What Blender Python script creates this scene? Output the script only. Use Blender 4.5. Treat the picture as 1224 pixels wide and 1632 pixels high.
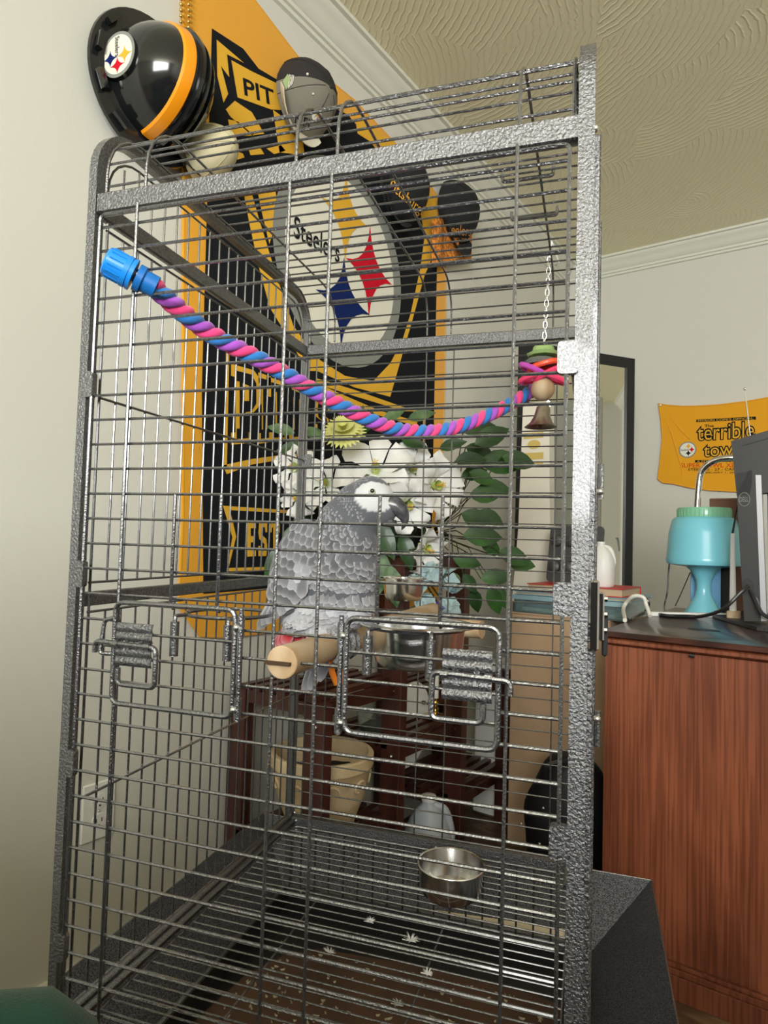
import bpy, bmesh, math, random
from math import sin, cos, pi, radians
from mathutils import Vector as V, Matrix, noise
from mathutils.bvhtree import BVHTree
random.seed(7)
sc = bpy.context.scene
COL = sc.collection
for o in list(bpy.data.objects): bpy.data.objects.remove(o)

# ------------------------------------------------------------------ camera
PHI = radians(17.5)                       # the cage is turned by this against the room
CAM = V((1.25, 0, .95))
CC = V((.63552, -.68603, .95))            # camera in the cage's own frame
S = .87                                   # scale of the cage frame
RM = Matrix(((0.95257976, -0.02936358, 0.30286893), (0.01393273, 0.99849812, 0.05298479), (-0.30396988, -0.04625244, 0.95155821)))
RZ = Matrix.Rotation(PHI, 3, 'Z')
def row(i): return RZ @ V((RM[i][0], RM[i][2], -RM[i][1]))
RIGHT, DOWN, FWD = row(0), row(1), row(2)
FPX = 1035.0
cam_data = bpy.data.cameras.new('camera'); cam = bpy.data.objects.new('camera', cam_data); COL.objects.link(cam)
cam_data.sensor_fit = 'HORIZONTAL'; cam_data.sensor_width = 36; cam_data.lens = FPX/1224*36
cam_data.clip_start = .02
m = Matrix((( RIGHT.x, -DOWN.x, -FWD.x), (RIGHT.y, -DOWN.y, -FWD.y), (RIGHT.z, -DOWN.z, -FWD.z))).to_4x4()
cam.matrix_world = Matrix.Translation(CAM) @ m
sc.camera = cam
sc.view_settings.view_transform = 'Standard'; sc.view_settings.look = 'None'
sc.view_settings.gamma = 1; sc.view_settings.use_curve_mapping = False
sc.view_settings.exposure = 0.0

# ------------------------------------------------------------------ light
w = bpy.data.worlds.new('world'); sc.world = w; w.use_nodes = True
bg = w.node_tree.nodes['Background']; bg.inputs[0].default_value = (.75, .85, 1, 1); bg.inputs[1].default_value = 1.5
def area(name, loc, aim, sx, sy, power, col):
    l = bpy.data.lights.new(name, 'AREA'); l.shape = 'RECTANGLE'; l.size = sx; l.size_y = sy; l.energy = power; l.color = col
    o = bpy.data.objects.new(name, l); COL.objects.link(o); o.location = loc
    o.rotation_euler = (V(aim)-V(loc)).to_track_quat('-Z', 'Y').to_euler(); return o
area('window_daylight', (2.6, -2.45, 1.84), (2.3, 1.0, 1.78), 2.2, 1.1, 205, (.99, .99, .975))

# ------------------------------------------------------------------ survey helpers (pixel of the photograph -> point at a real distance)
def ray(u, v): return RIGHT*((u-612)/FPX)+DOWN*((v-816)/FPX)+FWD
def at_x(u, v, x): d = ray(u, v); return CAM+d*((x-CAM.x)/d.x)
def at_y(u, v, y): d = ray(u, v); return CAM+d*((y-CAM.y)/d.y)
def at_z(u, v, z): d = ray(u, v); return CAM+d*((z-CAM.z)/d.z)
def at_d(u, v, d): return CAM+ray(u, v)*d
def K(X, Y=None, Z=None):                 # cage frame -> world
    p = V(X) if Y is None else V((X, Y, Z))
    return CAM+(RZ @ (p-CC))*S
def unK(P): return (RZ.transposed() @ (V(P)-CAM))/S+CC
def c_y(u, v, Y):                         # cage frame point on plane Y
    d = RZ.transposed() @ ray(u, v); return CC+d*((Y-CC.y)/d.y)
def c_z(u, v, Z): 
    d = RZ.transposed() @ ray(u, v); return CC+d*((Z-CC.z)/d.z)
ident = lambda p: V(p)

# ------------------------------------------------------------------ object helpers
ROOTM = {}
def top(name, label, cat, loc=(0, 0, 0), rz=0, group=None):
    o = bpy.data.objects.new(name, None); COL.objects.link(o); o.empty_display_size = .05
    M = Matrix.Translation(V(loc)) @ Matrix.Rotation(rz, 4, 'Z'); o.location = V(loc); o.rotation_euler = (0, 0, rz)
    ROOTM[o.name] = M.inverted()
    tag(o, label, cat, group); return o
def tag(o, label=None, cat=None, group=None, kind=None):
    if label: o['label'] = label
    if cat: o['category'] = cat
    if group: o['group'] = group
    if kind: o['kind'] = kind
    return o
def frame(t):
    t = t.normalized(); a = V((0, 0, 1)) if abs(t.z) < .9 else V((1, 0, 0))
    x = t.cross(a).normalized(); return x, t.cross(x).normalized()
class MB:
    def __init__(s, tf=ident): s.v = []; s.f = []; s.tf = tf; s.uv = {}; s.mi = []; s.cur = 0; s.col = []
    def add(s, vs, fs, uv=None, col=None):
        b = len(s.v); s.v += [s.tf(p) for p in vs]
        for f in fs: s.f.append([i+b for i in f]); s.mi.append(s.cur)
        if uv:
            for i, q in enumerate(uv): s.uv[b+i] = q
        s.col += [col or (1, 1, 1)]*len(vs)
    def box(s, a, b, bev=0):
        x0, y0, z0 = a; x1, y1, z1 = b
        if bev:
            e = bev; vs = []; 
            pts = [(x0+e, y0), (x1-e, y0), (x1, y0+e), (x1, y1-e), (x1-e, y1), (x0+e, y1), (x0, y1-e), (x0, y0+e)]
            cx, cy = (x0+x1)/2, (y0+y1)/2
            ins = [(cx+(px-cx)*(1-2*e/max(x1-x0, 1e-6)), cy+(py-cy)*(1-2*e/max(y1-y0, 1e-6))) for px, py in pts]
            vs = [(*p, z0) for p in ins]+[(*p, z0+e) for p in pts]+[(*p, z1-e) for p in pts]+[(*p, z1) for p in ins]
            fs = [list(range(7, -1, -1)), list(range(24, 32))]
            for r in range(3):
                for i in range(8): fs.append([r*8+i, r*8+(i+1) % 8, r*8+8+(i+1) % 8, r*8+8+i])
            s.add(vs, fs); return s
        s.add([(x0, y0, z0), (x1, y0, z0), (x1, y1, z0), (x0, y1, z0), (x0, y0, z1), (x1, y0, z1), (x1, y1, z1), (x0, y1, z1)],
              [[0, 3, 2, 1], [4, 5, 6, 7], [0, 1, 5, 4], [1, 2, 6, 5], [2, 3, 7, 6], [3, 0, 4, 7]]); return s
    def obox(s, c, ax, ay, az):           # oriented box from centre and half axes
        c, ax, ay, az = V(c), V(ax), V(ay), V(az)
        vs = [c+ax*i+ay*j+az*k for k in (-1, 1) for i, j in ((-1, -1), (1, -1), (1, 1), (-1, 1))]
        s.add(vs, [[0, 3, 2, 1], [4, 5, 6, 7], [0, 1, 5, 4], [1, 2, 6, 5], [2, 3, 7, 6], [3, 0, 4, 7]]); return s
    def tube(s, pts, r, n=8, caps=True, closed=False):
        pts = [V(p) for p in pts]; N = len(pts); rr = r if isinstance(r, (list, tuple)) else [r]*N
        rings = []; x = None
        for i, p in enumerate(pts):
            if closed: t = pts[(i+1) % N]-pts[i-1]
            else: t = pts[min(i+1, N-1)]-pts[max(i-1, 0)]
            t = t.normalized() if t.length > 0 else V((0, 0, 1))
            if x is None: x, y = frame(t)
            else:
                x = (x-t*x.dot(t)); x = x.normalized() if x.length > 1e-6 else frame(t)[0]
                y = t.cross(x)
            rings += [p+(x*cos(2*pi*k/n)+y*sin(2*pi*k/n))*rr[i] for k in range(n)]
        fs = []
        for i in range(N if closed else N-1):
            j = (i+1) % N
            for k in range(n): fs.append([i*n+k, i*n+(k+1) % n, j*n+(k+1) % n, j*n+k])
        if caps and not closed: fs += [list(range(n-1, -1, -1)), list(range((N-1)*n, N*n))]
        s.add(rings, fs, uv=[(k/n, i/max(1, N-1)) for i in range(N) for k in range(n)]); return s
    def lathe(s, c, prof, n=32, axis=(0, 0, 1), close=False):   # prof: (r, h)
        c = V(c); a = V(axis).normalized()
        x, y = (V((1, 0, 0)), V((0, 1, 0))) if abs(a.z) > .99 else frame(a)
        vs = []
        for r, h in prof: vs += [c+a*h+(x*cos(2*pi*k/n)+y*sin(2*pi*k/n))*max(r, 1e-5) for k in range(n)]
        fs = []
        for i in range(len(prof)-1):
            for k in range(n): fs.append([i*n+k, i*n+(k+1) % n, (i+1)*n+(k+1) % n, (i+1)*n+k])
        if close: fs += [list(range(n-1, -1, -1)), list(range((len(prof)-1)*n, len(prof)*n))]
        s.add(vs, fs, uv=[(k/n, i/len(prof)) for i in range(len(prof)) for k in range(n)]); return s
    def ball(s, c, r, n=14, m=9, R=None):
        r = r if isinstance(r, (tuple, list)) else (r, r, r); c = V(c); vs = []; fs = []
        for i in range(m+1):
            th = pi*i/m
            for k in range(n):
                q = V((r[0]*sin(th)*cos(2*pi*k/n), r[1]*sin(th)*sin(2*pi*k/n), r[2]*cos(th)))
                if R: q = R @ q
                vs.append(c+q)
        for i in range(m):
            for k in range(n): fs.append([i*n+k, (i+1)*n+k, (i+1)*n+(k+1) % n, i*n+(k+1) % n])
        s.add(vs, fs); return s
    def prism(s, poly, off):              # flat polygon of 3D points thickened by vector off
        n = len(poly); off = V(off); vs = [V(p) for p in poly]+[V(p)+off for p in poly]
        fs = [list(range(n)), list(range(2*n-1, n-1, -1))]+[[i, i+n, (i+1) % n+n, (i+1) % n] for i in range(n)]
        s.add(vs, fs); return s
    def grid(s, fn, nu, nv, thick=None):
        vs = [V(fn(i/nu, j/nv)) for j in range(nv+1) for i in range(nu+1)]
        uv = [(i/nu, j/nv) for j in range(nv+1) for i in range(nu+1)]
        fs = [[j*(nu+1)+i, j*(nu+1)+i+1, (j+1)*(nu+1)+i+1, (j+1)*(nu+1)+i] for j in range(nv) for i in range(nu)]
        if thick is not None:
            t = V(thick); n = len(vs); vs = vs+[p+t for p in vs]; uv = uv+uv
            f2 = [[a+n for a in reversed(f)] for f in fs]; W = nu+1
            rim = [i for i in range(W)]+[j*W+nu for j in range(1, nv+1)]+[nv*W+i for i in range(nu-1, -1, -1)]+[j*W for j in range(nv-1, 0, -1)]
            fs = fs+f2+[[rim[(i+1) % len(rim)], rim[i], rim[i]+n, rim[(i+1) % len(rim)]+n] for i in range(len(rim))]
        s.add(vs, fs, uv=uv); return s
    def build(s, name, mat, parent=None, smooth=True, label=None, kind=None, recalc=True, angle=40):
        M = None
        if parent is not None:
            r = parent
            while r.parent is not None: r = r.parent
            M = ROOTM.get(r.name)
        me = bpy.data.meshes.new(name)
        me.from_pydata([tuple(M @ p) if M else tuple(p) for p in s.v], [], s.f)
        mats = mat if isinstance(mat, list) else [mat]
        for q in mats: me.materials.append(q)
        if len(mats) > 1: me.polygons.foreach_set('material_index', s.mi)
        if s.uv:
            ul = me.uv_layers.new(name='UVMap')
            for l in me.loops: ul.data[l.index].uv = s.uv.get(l.vertex_index, (0, 0))
        if any(c != (1, 1, 1) for c in s.col):
            ca = me.color_attributes.new('Col', 'FLOAT_COLOR', 'POINT')
            for i, c in enumerate(s.col): ca.data[i].color = (*c, 1)
        if recalc:
            bm = bmesh.new(); bm.from_mesh(me); bmesh.ops.recalc_face_normals(bm, faces=bm.faces); bm.to_mesh(me); bm.free()
        if smooth:
            me.polygons.foreach_set('use_smooth', [True]*len(me.polygons))
            try: me.set_sharp_from_angle(angle=radians(angle))
            except Exception: pass
        me.update()
        o = bpy.data.objects.new(name, me); COL.objects.link(o)
        if parent is not None: o.parent = parent
        if label: o['label'] = label
        if kind: o['kind'] = kind
        return o
def solo(mb, name, mat, label, cat, group=None, kind=None, smooth=True):
    o = mb.build(name, mat, None, smooth)
    # put the origin at the base centre
    vs = [v.co.copy() for v in o.data.vertices]
    c = V((sum(v.x for v in vs)/len(vs), sum(v.y for v in vs)/len(vs), min(v.z for v in vs)))
    o.data.transform(Matrix.Translation(-c)); o.location = c
    return tag(o, label, cat, group, kind)
def struct(mb, name, mat, smooth=False):
    o = mb.build(name, mat, None, smooth); o['kind'] = 'structure'; return o
def arc(c, r, a0, a1, n, ax, ay):
    c, ax, ay = V(c), V(ax), V(ay); return [c+ax*(r*cos(a0+(a1-a0)*i/n))+ay*(r*sin(a0+(a1-a0)*i/n)) for i in range(n+1)]
def rounded(poly, r, n=4, closed=True):
    P = [V(p) for p in poly]; out = []; N = len(P)
    for i in range(N):
        if not closed and i in (0, N-1): out.append(P[i]); continue
        a, b, c = P[i-1], P[i], P[(i+1) % N]
        d1, d2 = (a-b), (c-b); q = min(r, d1.length*.45, d2.length*.45)
        p1, p2 = b+d1.normalized()*q, b+d2.normalized()*q
        for k in range(n+1):
            t = k/n; out.append(p1*(1-t)**2+b*2*t*(1-t)+p2*t*t)
    return out
def bez(p, n=16):
    P = [V(q) for q in p]; out = []
    for k in range(len(P)-1):
        p0 = P[k-1] if k else P[0]*2-P[1]; p1, p2 = P[k], P[k+1]; p3 = P[k+2] if k+2 < len(P) else P[-1]*2-P[-2]
        for i in range(n):
            t = i/n; out.append(.5*((2*p1)+(p2-p0)*t+(2*p0-5*p1+4*p2-p3)*t*t+(3*p1-p0-3*p2+p3)*t**3))
    out.append(P[-1]); return out

# ------------------------------------------------------------------ materials
def mat(name, col, rough=.5, metal=0, bump=0, bscale=100, noise_mix=0, col2=None, nscale=30, spec=.5, emit=None, coat=0, trans=0, sheen=0, detail=3, stretch=None, ior=1.45, alpha=1):
    m = bpy.data.materials.new(name); m.use_nodes = True; nt = m.node_tree; b = nt.nodes['Principled BSDF']
    b.inputs['Base Color'].default_value = (*col, 1); b.inputs['Roughness'].default_value = rough; b.inputs['Metallic'].default_value = metal
    b.inputs['Specular IOR Level'].default_value = spec; b.inputs['Coat Weight'].default_value = coat; b.inputs['Coat Roughness'].default_value = .1
    b.inputs['Transmission Weight'].default_value = trans; b.inputs['Sheen Weight'].default_value = sheen; b.inputs['IOR'].default_value = ior
    tc = nt.nodes.new('ShaderNodeTexCoord'); src = tc.outputs['Object']
    if stretch:
        mp = nt.nodes.new('ShaderNodeMapping'); mp.inputs['Scale'].default_value = stretch; nt.links.new(src, mp.inputs[0]); src = mp.outputs[0]
    if col2:
        n = nt.nodes.new('ShaderNodeTexNoise'); n.inputs['Scale'].default_value = nscale; n.inputs['Detail'].default_value = detail; nt.links.new(src, n.inputs['Vector'])
        r = nt.nodes.new('ShaderNodeValToRGB'); r.color_ramp.elements[0].color = (*col, 1); r.color_ramp.elements[1].color = (*col2, 1)
        r.color_ramp.elements[0].position = .5-.5*(1-noise_mix)*.5; r.color_ramp.elements[1].position = .5+.5*(1-noise_mix)*.5
        nt.links.new(n.outputs[0], r.inputs[0]); nt.links.new(r.outputs[0], b.inputs['Base Color'])
    if bump:
        n = nt.nodes.new('ShaderNodeTexNoise'); n.inputs['Scale'].default_value = bscale; n.inputs['Detail'].default_value = 4; nt.links.new(src, n.inputs['Vector'])
        bp = nt.nodes.new('ShaderNodeBump'); bp.inputs['Strength'].default_value = bump; bp.inputs['Distance'].default_value = .002
        nt.links.new(n.outputs[0], bp.inputs['Height']); nt.links.new(bp.outputs[0], b.inputs['Normal'])
    if emit: b.inputs['Emission Color'].default_value = (*emit[0], 1); b.inputs['Emission Strength'].default_value = emit[1]
    return m
def s2l(r, g, b): return tuple((c/255/12.92 if c/255 <= .04045 else ((c/255+.055)/1.055)**2.4) for c in (r, g, b))
HAMMER = mat('hammered_black_silver', (.012, .013, .015), .28, .25, bump=1.0, bscale=360, col2=(.10, .103, .115), noise_mix=.6, nscale=520, detail=2, spec=1.0, coat=.4, ior=1.85)
HAMMER2 = mat('hammered_wire', (.015, .015, .018), .22, .1, bump=.5, bscale=450, coat=.7, ior=1.85, col2=(.055, .057, .063), noise_mix=.5, nscale=600, detail=2, spec=.9)
WIREB = mat('dark_wire', (.015, .015, .017), .25, .1, coat=.5, ior=1.8, col2=(.07, .072, .08), noise_mix=.5, nscale=600, detail=2, spec=.8)
CHROME = mat('chrome', (.8, .8, .82), .08, 1)
STEEL = mat('brushed_steel', (.78, .78, .78), .16, 1, bump=.05, bscale=60, stretch=(1, 1, 25))
ZINC = mat('zinc_screw', (.75, .75, .73), .3, 1)
WALL = mat('wall_paint', s2l(206, 205, 195), .75, bump=.12, bscale=160, spec=.25)
TRIM = mat('trim_paint', s2l(214, 214, 200), .55, spec=.35)
BLACK = mat('matt_black', (.012, .012, .013), .5)
BLACKP = mat('black_plastic', (.018, .018, .02), .28, coat=.3)
WHITEP = mat('white_plastic', (.75, .75, .72), .4)
GOLD = mat('gold_bead', (.85, .55, .15), .2, 1)
BRASS = mat('brass', (.80, .60, .25), .15, 1)
YEL = mat('yellow_cloth', s2l(222, 158, 38), .9, bump=.25, bscale=600, sheen=.3, spec=.1)
YEL2 = mat('yellow_print', s2l(220, 170, 58), .9, spec=.1)
BLK = mat('black_print', s2l(28, 30, 33), .9, spec=.1)
GREYP = mat('grey_print', s2l(135, 138, 132), .9, spec=.1)
WHTP = mat('white_print', s2l(222, 220, 205), .9, spec=.1)
REDP = mat('red_print', s2l(196, 25, 45), .9, spec=.1)
BLUP = mat('blue_print', s2l(22, 38, 92), .9, spec=.1)
REDT = mat('orange_red_print', s2l(205, 75, 30), .9, spec=.1)
STANDW = mat('dark_stained_wood', s2l(52, 26, 20), .4, bump=.1, bscale=60, col2=s2l(84, 46, 38), noise_mix=.3, nscale=25, stretch=(1, 1, .15), coat=.2)
LEAF = mat('leaf_green', s2l(20, 50, 18), .4, col2=s2l(45, 88, 32), noise_mix=.3, nscale=14, coat=.15)
LEAF2 = mat('leaf_pale', s2l(50, 85, 50), .5, col2=s2l(110, 140, 90), noise_mix=.2, nscale=40)
STEM = mat('stem', s2l(58, 70, 35), .6)
def ceiling_mat():
    m = mat('ceiling_plaster', s2l(244, 238, 206), .8, spec=.2); nt = m.node_tree; b = nt.nodes['Principled BSDF']
    tc = nt.nodes.new('ShaderNodeTexCoord')
    vor = nt.nodes.new('ShaderNodeTexVoronoi'); vor.inputs['Scale'].default_value = 4.2
    nt.links.new(tc.outputs['Object'], vor.inputs['Vector'])
    sep = nt.nodes.new('ShaderNodeSeparateColor'); nt.links.new(vor.outputs['Color'], sep.inputs[0])
    sub = nt.nodes.new('ShaderNodeVectorMath'); sub.operation = 'SUBTRACT'
    nt.links.new(tc.outputs['Object'], sub.inputs[0]); nt.links.new(vor.outputs['Position'], sub.inputs[1])
    # per-cell offset so every stroke fan has its own centre
    mul = nt.nodes.new('ShaderNodeVectorMath'); mul.operation = 'MULTIPLY_ADD'
    nt.links.new(vor.outputs['Color'], mul.inputs[0]); mul.inputs[1].default_value = (.5, .5, 0); nt.links.new(sub.outputs[0], mul.inputs[2])
    wv = nt.nodes.new('ShaderNodeTexWave'); wv.wave_type = 'RINGS'; wv.rings_direction = 'Z'; wv.inputs['Scale'].default_value = 15; wv.inputs['Distortion'].default_value = 2.2; wv.inputs['Detail Scale'].default_value = 2.5
    nt.links.new(mul.outputs[0], wv.inputs['Vector'])
    pw = nt.nodes.new('ShaderNodeMath'); pw.operation = 'POWER'; pw.inputs[1].default_value = 6; nt.links.new(wv.outputs['Fac'], pw.inputs[0])
    bp = nt.nodes.new('ShaderNodeBump'); bp.inputs['Strength'].default_value = .35; bp.inputs['Distance'].default_value = .004
    nt.links.new(pw.outputs[0], bp.inputs['Height']); nt.links.new(bp.outputs[0], b.inputs['Normal']); return m
def wood(name, c1, c2, scale=6, st=(6, 6, .5), rough=.35, coat=.3, dist=6):
    m = mat(name, c1, rough, coat=coat); nt = m.node_tree; b = nt.nodes['Principled BSDF']
    tc = nt.nodes.new('ShaderNodeTexCoord'); mp = nt.nodes.new('ShaderNodeMapping'); mp.inputs['Scale'].default_value = st
    nt.links.new(tc.outputs['Object'], mp.inputs[0])
    wv = nt.nodes.new('ShaderNodeTexNoise'); wv.inputs['Scale'].default_value = scale; wv.inputs['Detail'].default_value = 6; wv.inputs['Distortion'].default_value = dist*.1
    nt.links.new(mp.outputs[0], wv.inputs['Vector'])
    w2 = nt.nodes.new('ShaderNodeTexWave'); w2.inputs['Scale'].default_value = 3; w2.inputs['Distortion'].default_value = dist; w2.inputs['Detail'].default_value = 3; w2.inputs['Detail Scale'].default_value = 1.2
    nt.links.new(mp.outputs[0], w2.inputs['Vector'])
    mx = nt.nodes.new('ShaderNodeMath'); mx.operation = 'MULTIPLY_ADD'; mx.inputs[1].default_value = .45
    nt.links.new(w2.outputs['Fac'], mx.inputs[0]); nt.links.new(wv.outputs[0], mx.inputs[2])
    r = nt.nodes.new('ShaderNodeValToRGB'); r.color_ramp.elements[0].color = (*c1, 1); r.color_ramp.elements[1].color = (*c2, 1)
    r.color_ramp.elements[0].position = .45; r.color_ramp.elements[1].position = .85
    nt.links.new(mx.outputs[0], r.inputs[0]); nt.links.new(r.outputs[0], b.inputs['Base Color'])
    bp = nt.nodes.new('ShaderNodeBump'); bp.inputs['Strength'].default_value = .15; bp.inputs['Distance'].default_value = .001
    nt.links.new(mx.outputs[0], bp.inputs['Height']); nt.links.new(bp.outputs[0], b.inputs['Normal']); return m
CEIL = ceiling_mat()
def desk_wood():
    m = mat('desk_wood', (.2, .07, .03), .38, coat=.35); nt = m.node_tree; b = nt.nodes['Principled BSDF']; L = nt.links.new
    tc = nt.nodes.new('ShaderNodeTexCoord')
    def ns(st, sc_, det, dist):
        mp = nt.nodes.new('ShaderNodeMapping'); mp.inputs['Scale'].default_value = st; L(tc.outputs['Object'], mp.inputs[0])
        n = nt.nodes.new('ShaderNodeTexNoise'); n.inputs['Scale'].default_value = sc_; n.inputs['Detail'].default_value = det; n.inputs['Distortion'].default_value = dist; L(mp.outputs[0], n.inputs['Vector']); return n.outputs[0]
    def ramp(src, stops):
        r = nt.nodes.new('ShaderNodeValToRGB'); e = r.color_ramp.elements
        e[0].position, e[0].color = stops[0][0], (*stops[0][1], 1); e[1].position, e[1].color = stops[1][0], (*stops[1][1], 1)
        L(src, r.inputs[0]); return r.outputs[0]
    big = ramp(ns((1, 1, .35), 5, 3, .6), ((.3, s2l(152, 88, 60)), (.72, s2l(104, 57, 38))))
    fine = ramp(ns((1, 1, .02), 170, 3, .3), ((.42, (.42, .35, .33)), (.56, (1, 1, 1))))
    mx = nt.nodes.new('ShaderNodeMix'); mx.data_type = 'RGBA'; mx.blend_type = 'MULTIPLY'; mx.inputs[0].default_value = .6; L(big, mx.inputs[6]); L(fine, mx.inputs[7])
    band = ramp(ns((1, 1, .12), 14, 2, 1.2), ((.40, (.7, .66, .62)), (.60, (1, 1, 1))))
    m2 = nt.nodes.new('ShaderNodeMix'); m2.data_type = 'RGBA'; m2.blend_type = 'MULTIPLY'; m2.inputs[0].default_value = .6; L(mx.outputs[2], m2.inputs[6]); L(band, m2.inputs[7])
    L(m2.outputs[2], b.inputs['Base Color']); return m
DESKW = desk_wood()
DESKTOP = wood('desk_top_wood', s2l(78, 44, 34), s2l(48, 26, 22), st=(.8, 9, 9), rough=.30, coat=.25)
FLOORW = wood('floor_laminate', s2l(110, 84, 60), s2l(78, 58, 42), st=(.8, 8, 8), rough=.5, coat=0)
PERCHW = wood('perch_wood', s2l(200, 178, 146), s2l(178, 150, 116), st=(3, 3, 3), rough=.6, coat=0, dist=2)

# ------------------------------------------------------------------ room
RX, RY0, RY1, RH = 4.6, -2.5, 3.46, 2.49
struct(MB().box((-.1, RY0-.1, -.1), (RX+.1, RY1+.1, 0)), 'floor', FLOORW)
struct(MB().box((-.1, RY0-.1, RH), (RX+.1, RY1+.1, RH+.1)), 'ceiling', CEIL)
struct(MB().box((-.1, RY0-.1, 0), (0, RY1+.1, RH)), 'wall_left', WALL)
struct(MB().box((0, RY1, 0), (RX, RY1+.1, RH)), 'wall_back', WALL)
struct(MB().box((RX, RY0-.1, 0), (RX+.1, RY1+.1, RH)), 'wall_right', WALL)
wx0, wx1, wz0, wz1 = 1.45, 3.75, 1.25, 2.42
wf = MB()
wf.box((0, RY0-.1, 0), (wx0, RY0, RH)); wf.box((wx1, RY0-.1, 0), (RX, RY0, RH)); wf.box((wx0, RY0-.1, 0), (wx1, RY0, wz0)); wf.box((wx0, RY0-.1, wz1), (wx1, RY0, RH))
struct(wf, 'wall_front', WALL)
fr = MB()
for a, b in (((wx0, wz0), (wx0+.05, wz1)), ((wx1-.05, wz0), (wx1, wz1)), ((wx0, wz0), (wx1, wz0+.05)), ((wx0, wz1-.05), (wx1, wz1)), (((wx0+wx1)/2-.02, wz0), ((wx0+wx1)/2+.02, wz1))):
    fr.box((a[0], RY0-.09, a[1]), (b[0], RY0-.03, b[1]))
struct(fr, 'window_1', TRIM)
prof = [(0, 2.40), (.010, 2.402), (.012, 2.412), (.020, 2.414), (.022, 2.424), (.030, 2.428), (.040, 2.445), (.055, 2.462), (.066, 2.470), (.068, 2.478), (.080, 2.480), (.082, 2.49), (0, 2.49)]
def crown(name, fn, a, b):
    m = MB(); n = len(prof)
    vs = [V(fn(d, z, a)) for d, z in prof]+[V(fn(d, z, b)) for d, z in prof]
    m.add(vs, [[i, (i+1) % n, (i+1) % n+n, i+n] for i in range(n)]+[list(range(n)), list(range(2*n-1, n-1, -1))])
    o = struct(m, name, TRIM, True); return o
crown('trim_1', lambda d, z, t: (d, t, z), RY0, RY1)
crown('trim_2', lambda d, z, t: (t, RY1-d, z), 0, RX)
struct(MB().box((0, RY0, 0), (.015, RY1, .09)), 'baseboard_left', TRIM)
struct(MB().box((0, RY1-.015, 0), (RX, RY1, .09)), 'baseboard_back', TRIM)

# ------------------------------------------------------------------ the cage
W, D, ZT = .62, .683, 1.515
PT = .0128
cage = top('birdcage', 'tall arched black and silver hammered metal birdcage standing in front of the wall', 'birdcage', (K(0, 0, 0).x, K(0, 0, 0).y, 0), PHI)
FLC = .95-.95/S                         # floor height in the cage frame
CM = lambda: MB(K)
def wire(name, parent, pts, r=.0017, n=6, m_=None, label=None): return CM().tube(pts, r, n).build(name, m_ or WIREB, parent, label=label)
AR = .115
def arch(Yf, Yb, zt, r, n=7, zb=None):    # profile (Y,Z) going up the front, over the top, down the back
    P = []
    if zb is not None: P.append((Yf, zb))
    P += [(Yf+r-r*cos(a), zt-r+r*sin(a)) for a in [pi/2*i/n for i in range(n+1)]]
    P += [(Yb-r+r*sin(a), zt-r+r*cos(a)) for a in [pi/2*i/n for i in range(n+1)]]
    if zb is not None: P.append((Yb, zb))
    return P
def sqtube(X0, X1, prof_out, prof_in):
    m = CM(); n = len(prof_out); vs = []
    for (a, b), (c, d) in zip(prof_out, prof_in): vs += [(X0, a, b), (X1, a, b), (X1, c, d), (X0, c, d)]
    fs = [[0, 1, 2, 3], [4*n-1, 4*n-2, 4*n-3, 4*n-4]]
    for i in range(n-1):
        for k in range(4): fs.append([i*4+k, i*4+(k+1) % 4, i*4+4+(k+1) % 4, i*4+4+k])
    m.add(vs, fs); return m
for X0, X1 in ((-PT, 0), (W-.003, W+PT+.001)):
    sqtube(X0, X1, arch(0, D+.016, ZT, .075, 8, FLC), arch(.016, D, ZT-.016, .059, 8, FLC)).build('arched_side_frame', HAMMER, cage)
def rail(a, b, name='rail', label=None): return CM().box(a, b, .0015).build(name, HAMMER, cage, label=label)
ZR = 1.378
rail((0, .001, ZR), (W, .017, ZR+.0265), 'top_front_rail')
rail((0, D-.002, ZR+.002), (W, D+.012, ZR+.0265), 'top_back_rail')
for X0 in (-PT+.001, W+.001): rail((X0, .016, ZR), (X0+PT-.002, D, ZR+.024), 'side_rail')
for X0 in (-PT+.001, W+.001): rail((X0, .016, .853), (X0+PT-.002, D, .872), 'side_rail')
for z in (.300, .150):
    rail((0, .002, z), (W, .016, z+.026), 'base_rail'); rail((0, D, z), (W, D+.014, z+.026), 'base_rail')
    for X0 in (-PT+.001, W+.001): rail((X0, .016, z), (X0+PT-.002, D, z+.026), 'base_rail')
for X0 in (.0,):
    rail((X0, .016, .318), (X0+.012, D, .322), 'grate_ledge')
STEP = .0322
# front panel
fp = CM().tube(rounded([(.010, -.001, .345), (.010, -.001, 1.372), (.609, -.001, 1.372), (.609, -.001, .345)], .008), .0024, 6, closed=True).build('front_panel', HAMMER2, cage)
DX = ((.069, .239), (.379, .547)); DZ0, DZ1 = .740, .865
for X in (.069, .287, .341, .555):
    wire('bar', fp, [(X, -.002, .345), (X, -.002, 1.380)], .0022, m_=HAMMER2)
k = 0; z = 1.356
while z > .35:
    seg = [(.010, .609)]
    if DZ0+.004 < z < DZ1-.002: seg = [(.010, .069), (.239, .379), (.547, .609)]
    for a, b in seg: wire('wire', fp, [(a, .002, z), (b, .002, z)], .0019, m_=HAMMER2)
    z -= STEP
for X in (.146, .211, .412, .483): wire('bar', fp, [(X, -.002, 1.0015), (X, -.002, .868), (X, .004, .860)], .0022, m_=HAMMER2)
for z in (1.145, .8975, .6567, .428):     # tabs that hold the panel
    for X0, X1 in ((-.002, .013), (.600, .621)):
        P = [(X0, -.004, z-.017), (X1, -.004, z-.017), (X1, -.004, z+.017), (X0, -.004, z+.017)]
        CM().prism(rounded(P, .005, 3), (0, .009, 0)).build('clip', HAMMER, fp)
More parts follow.
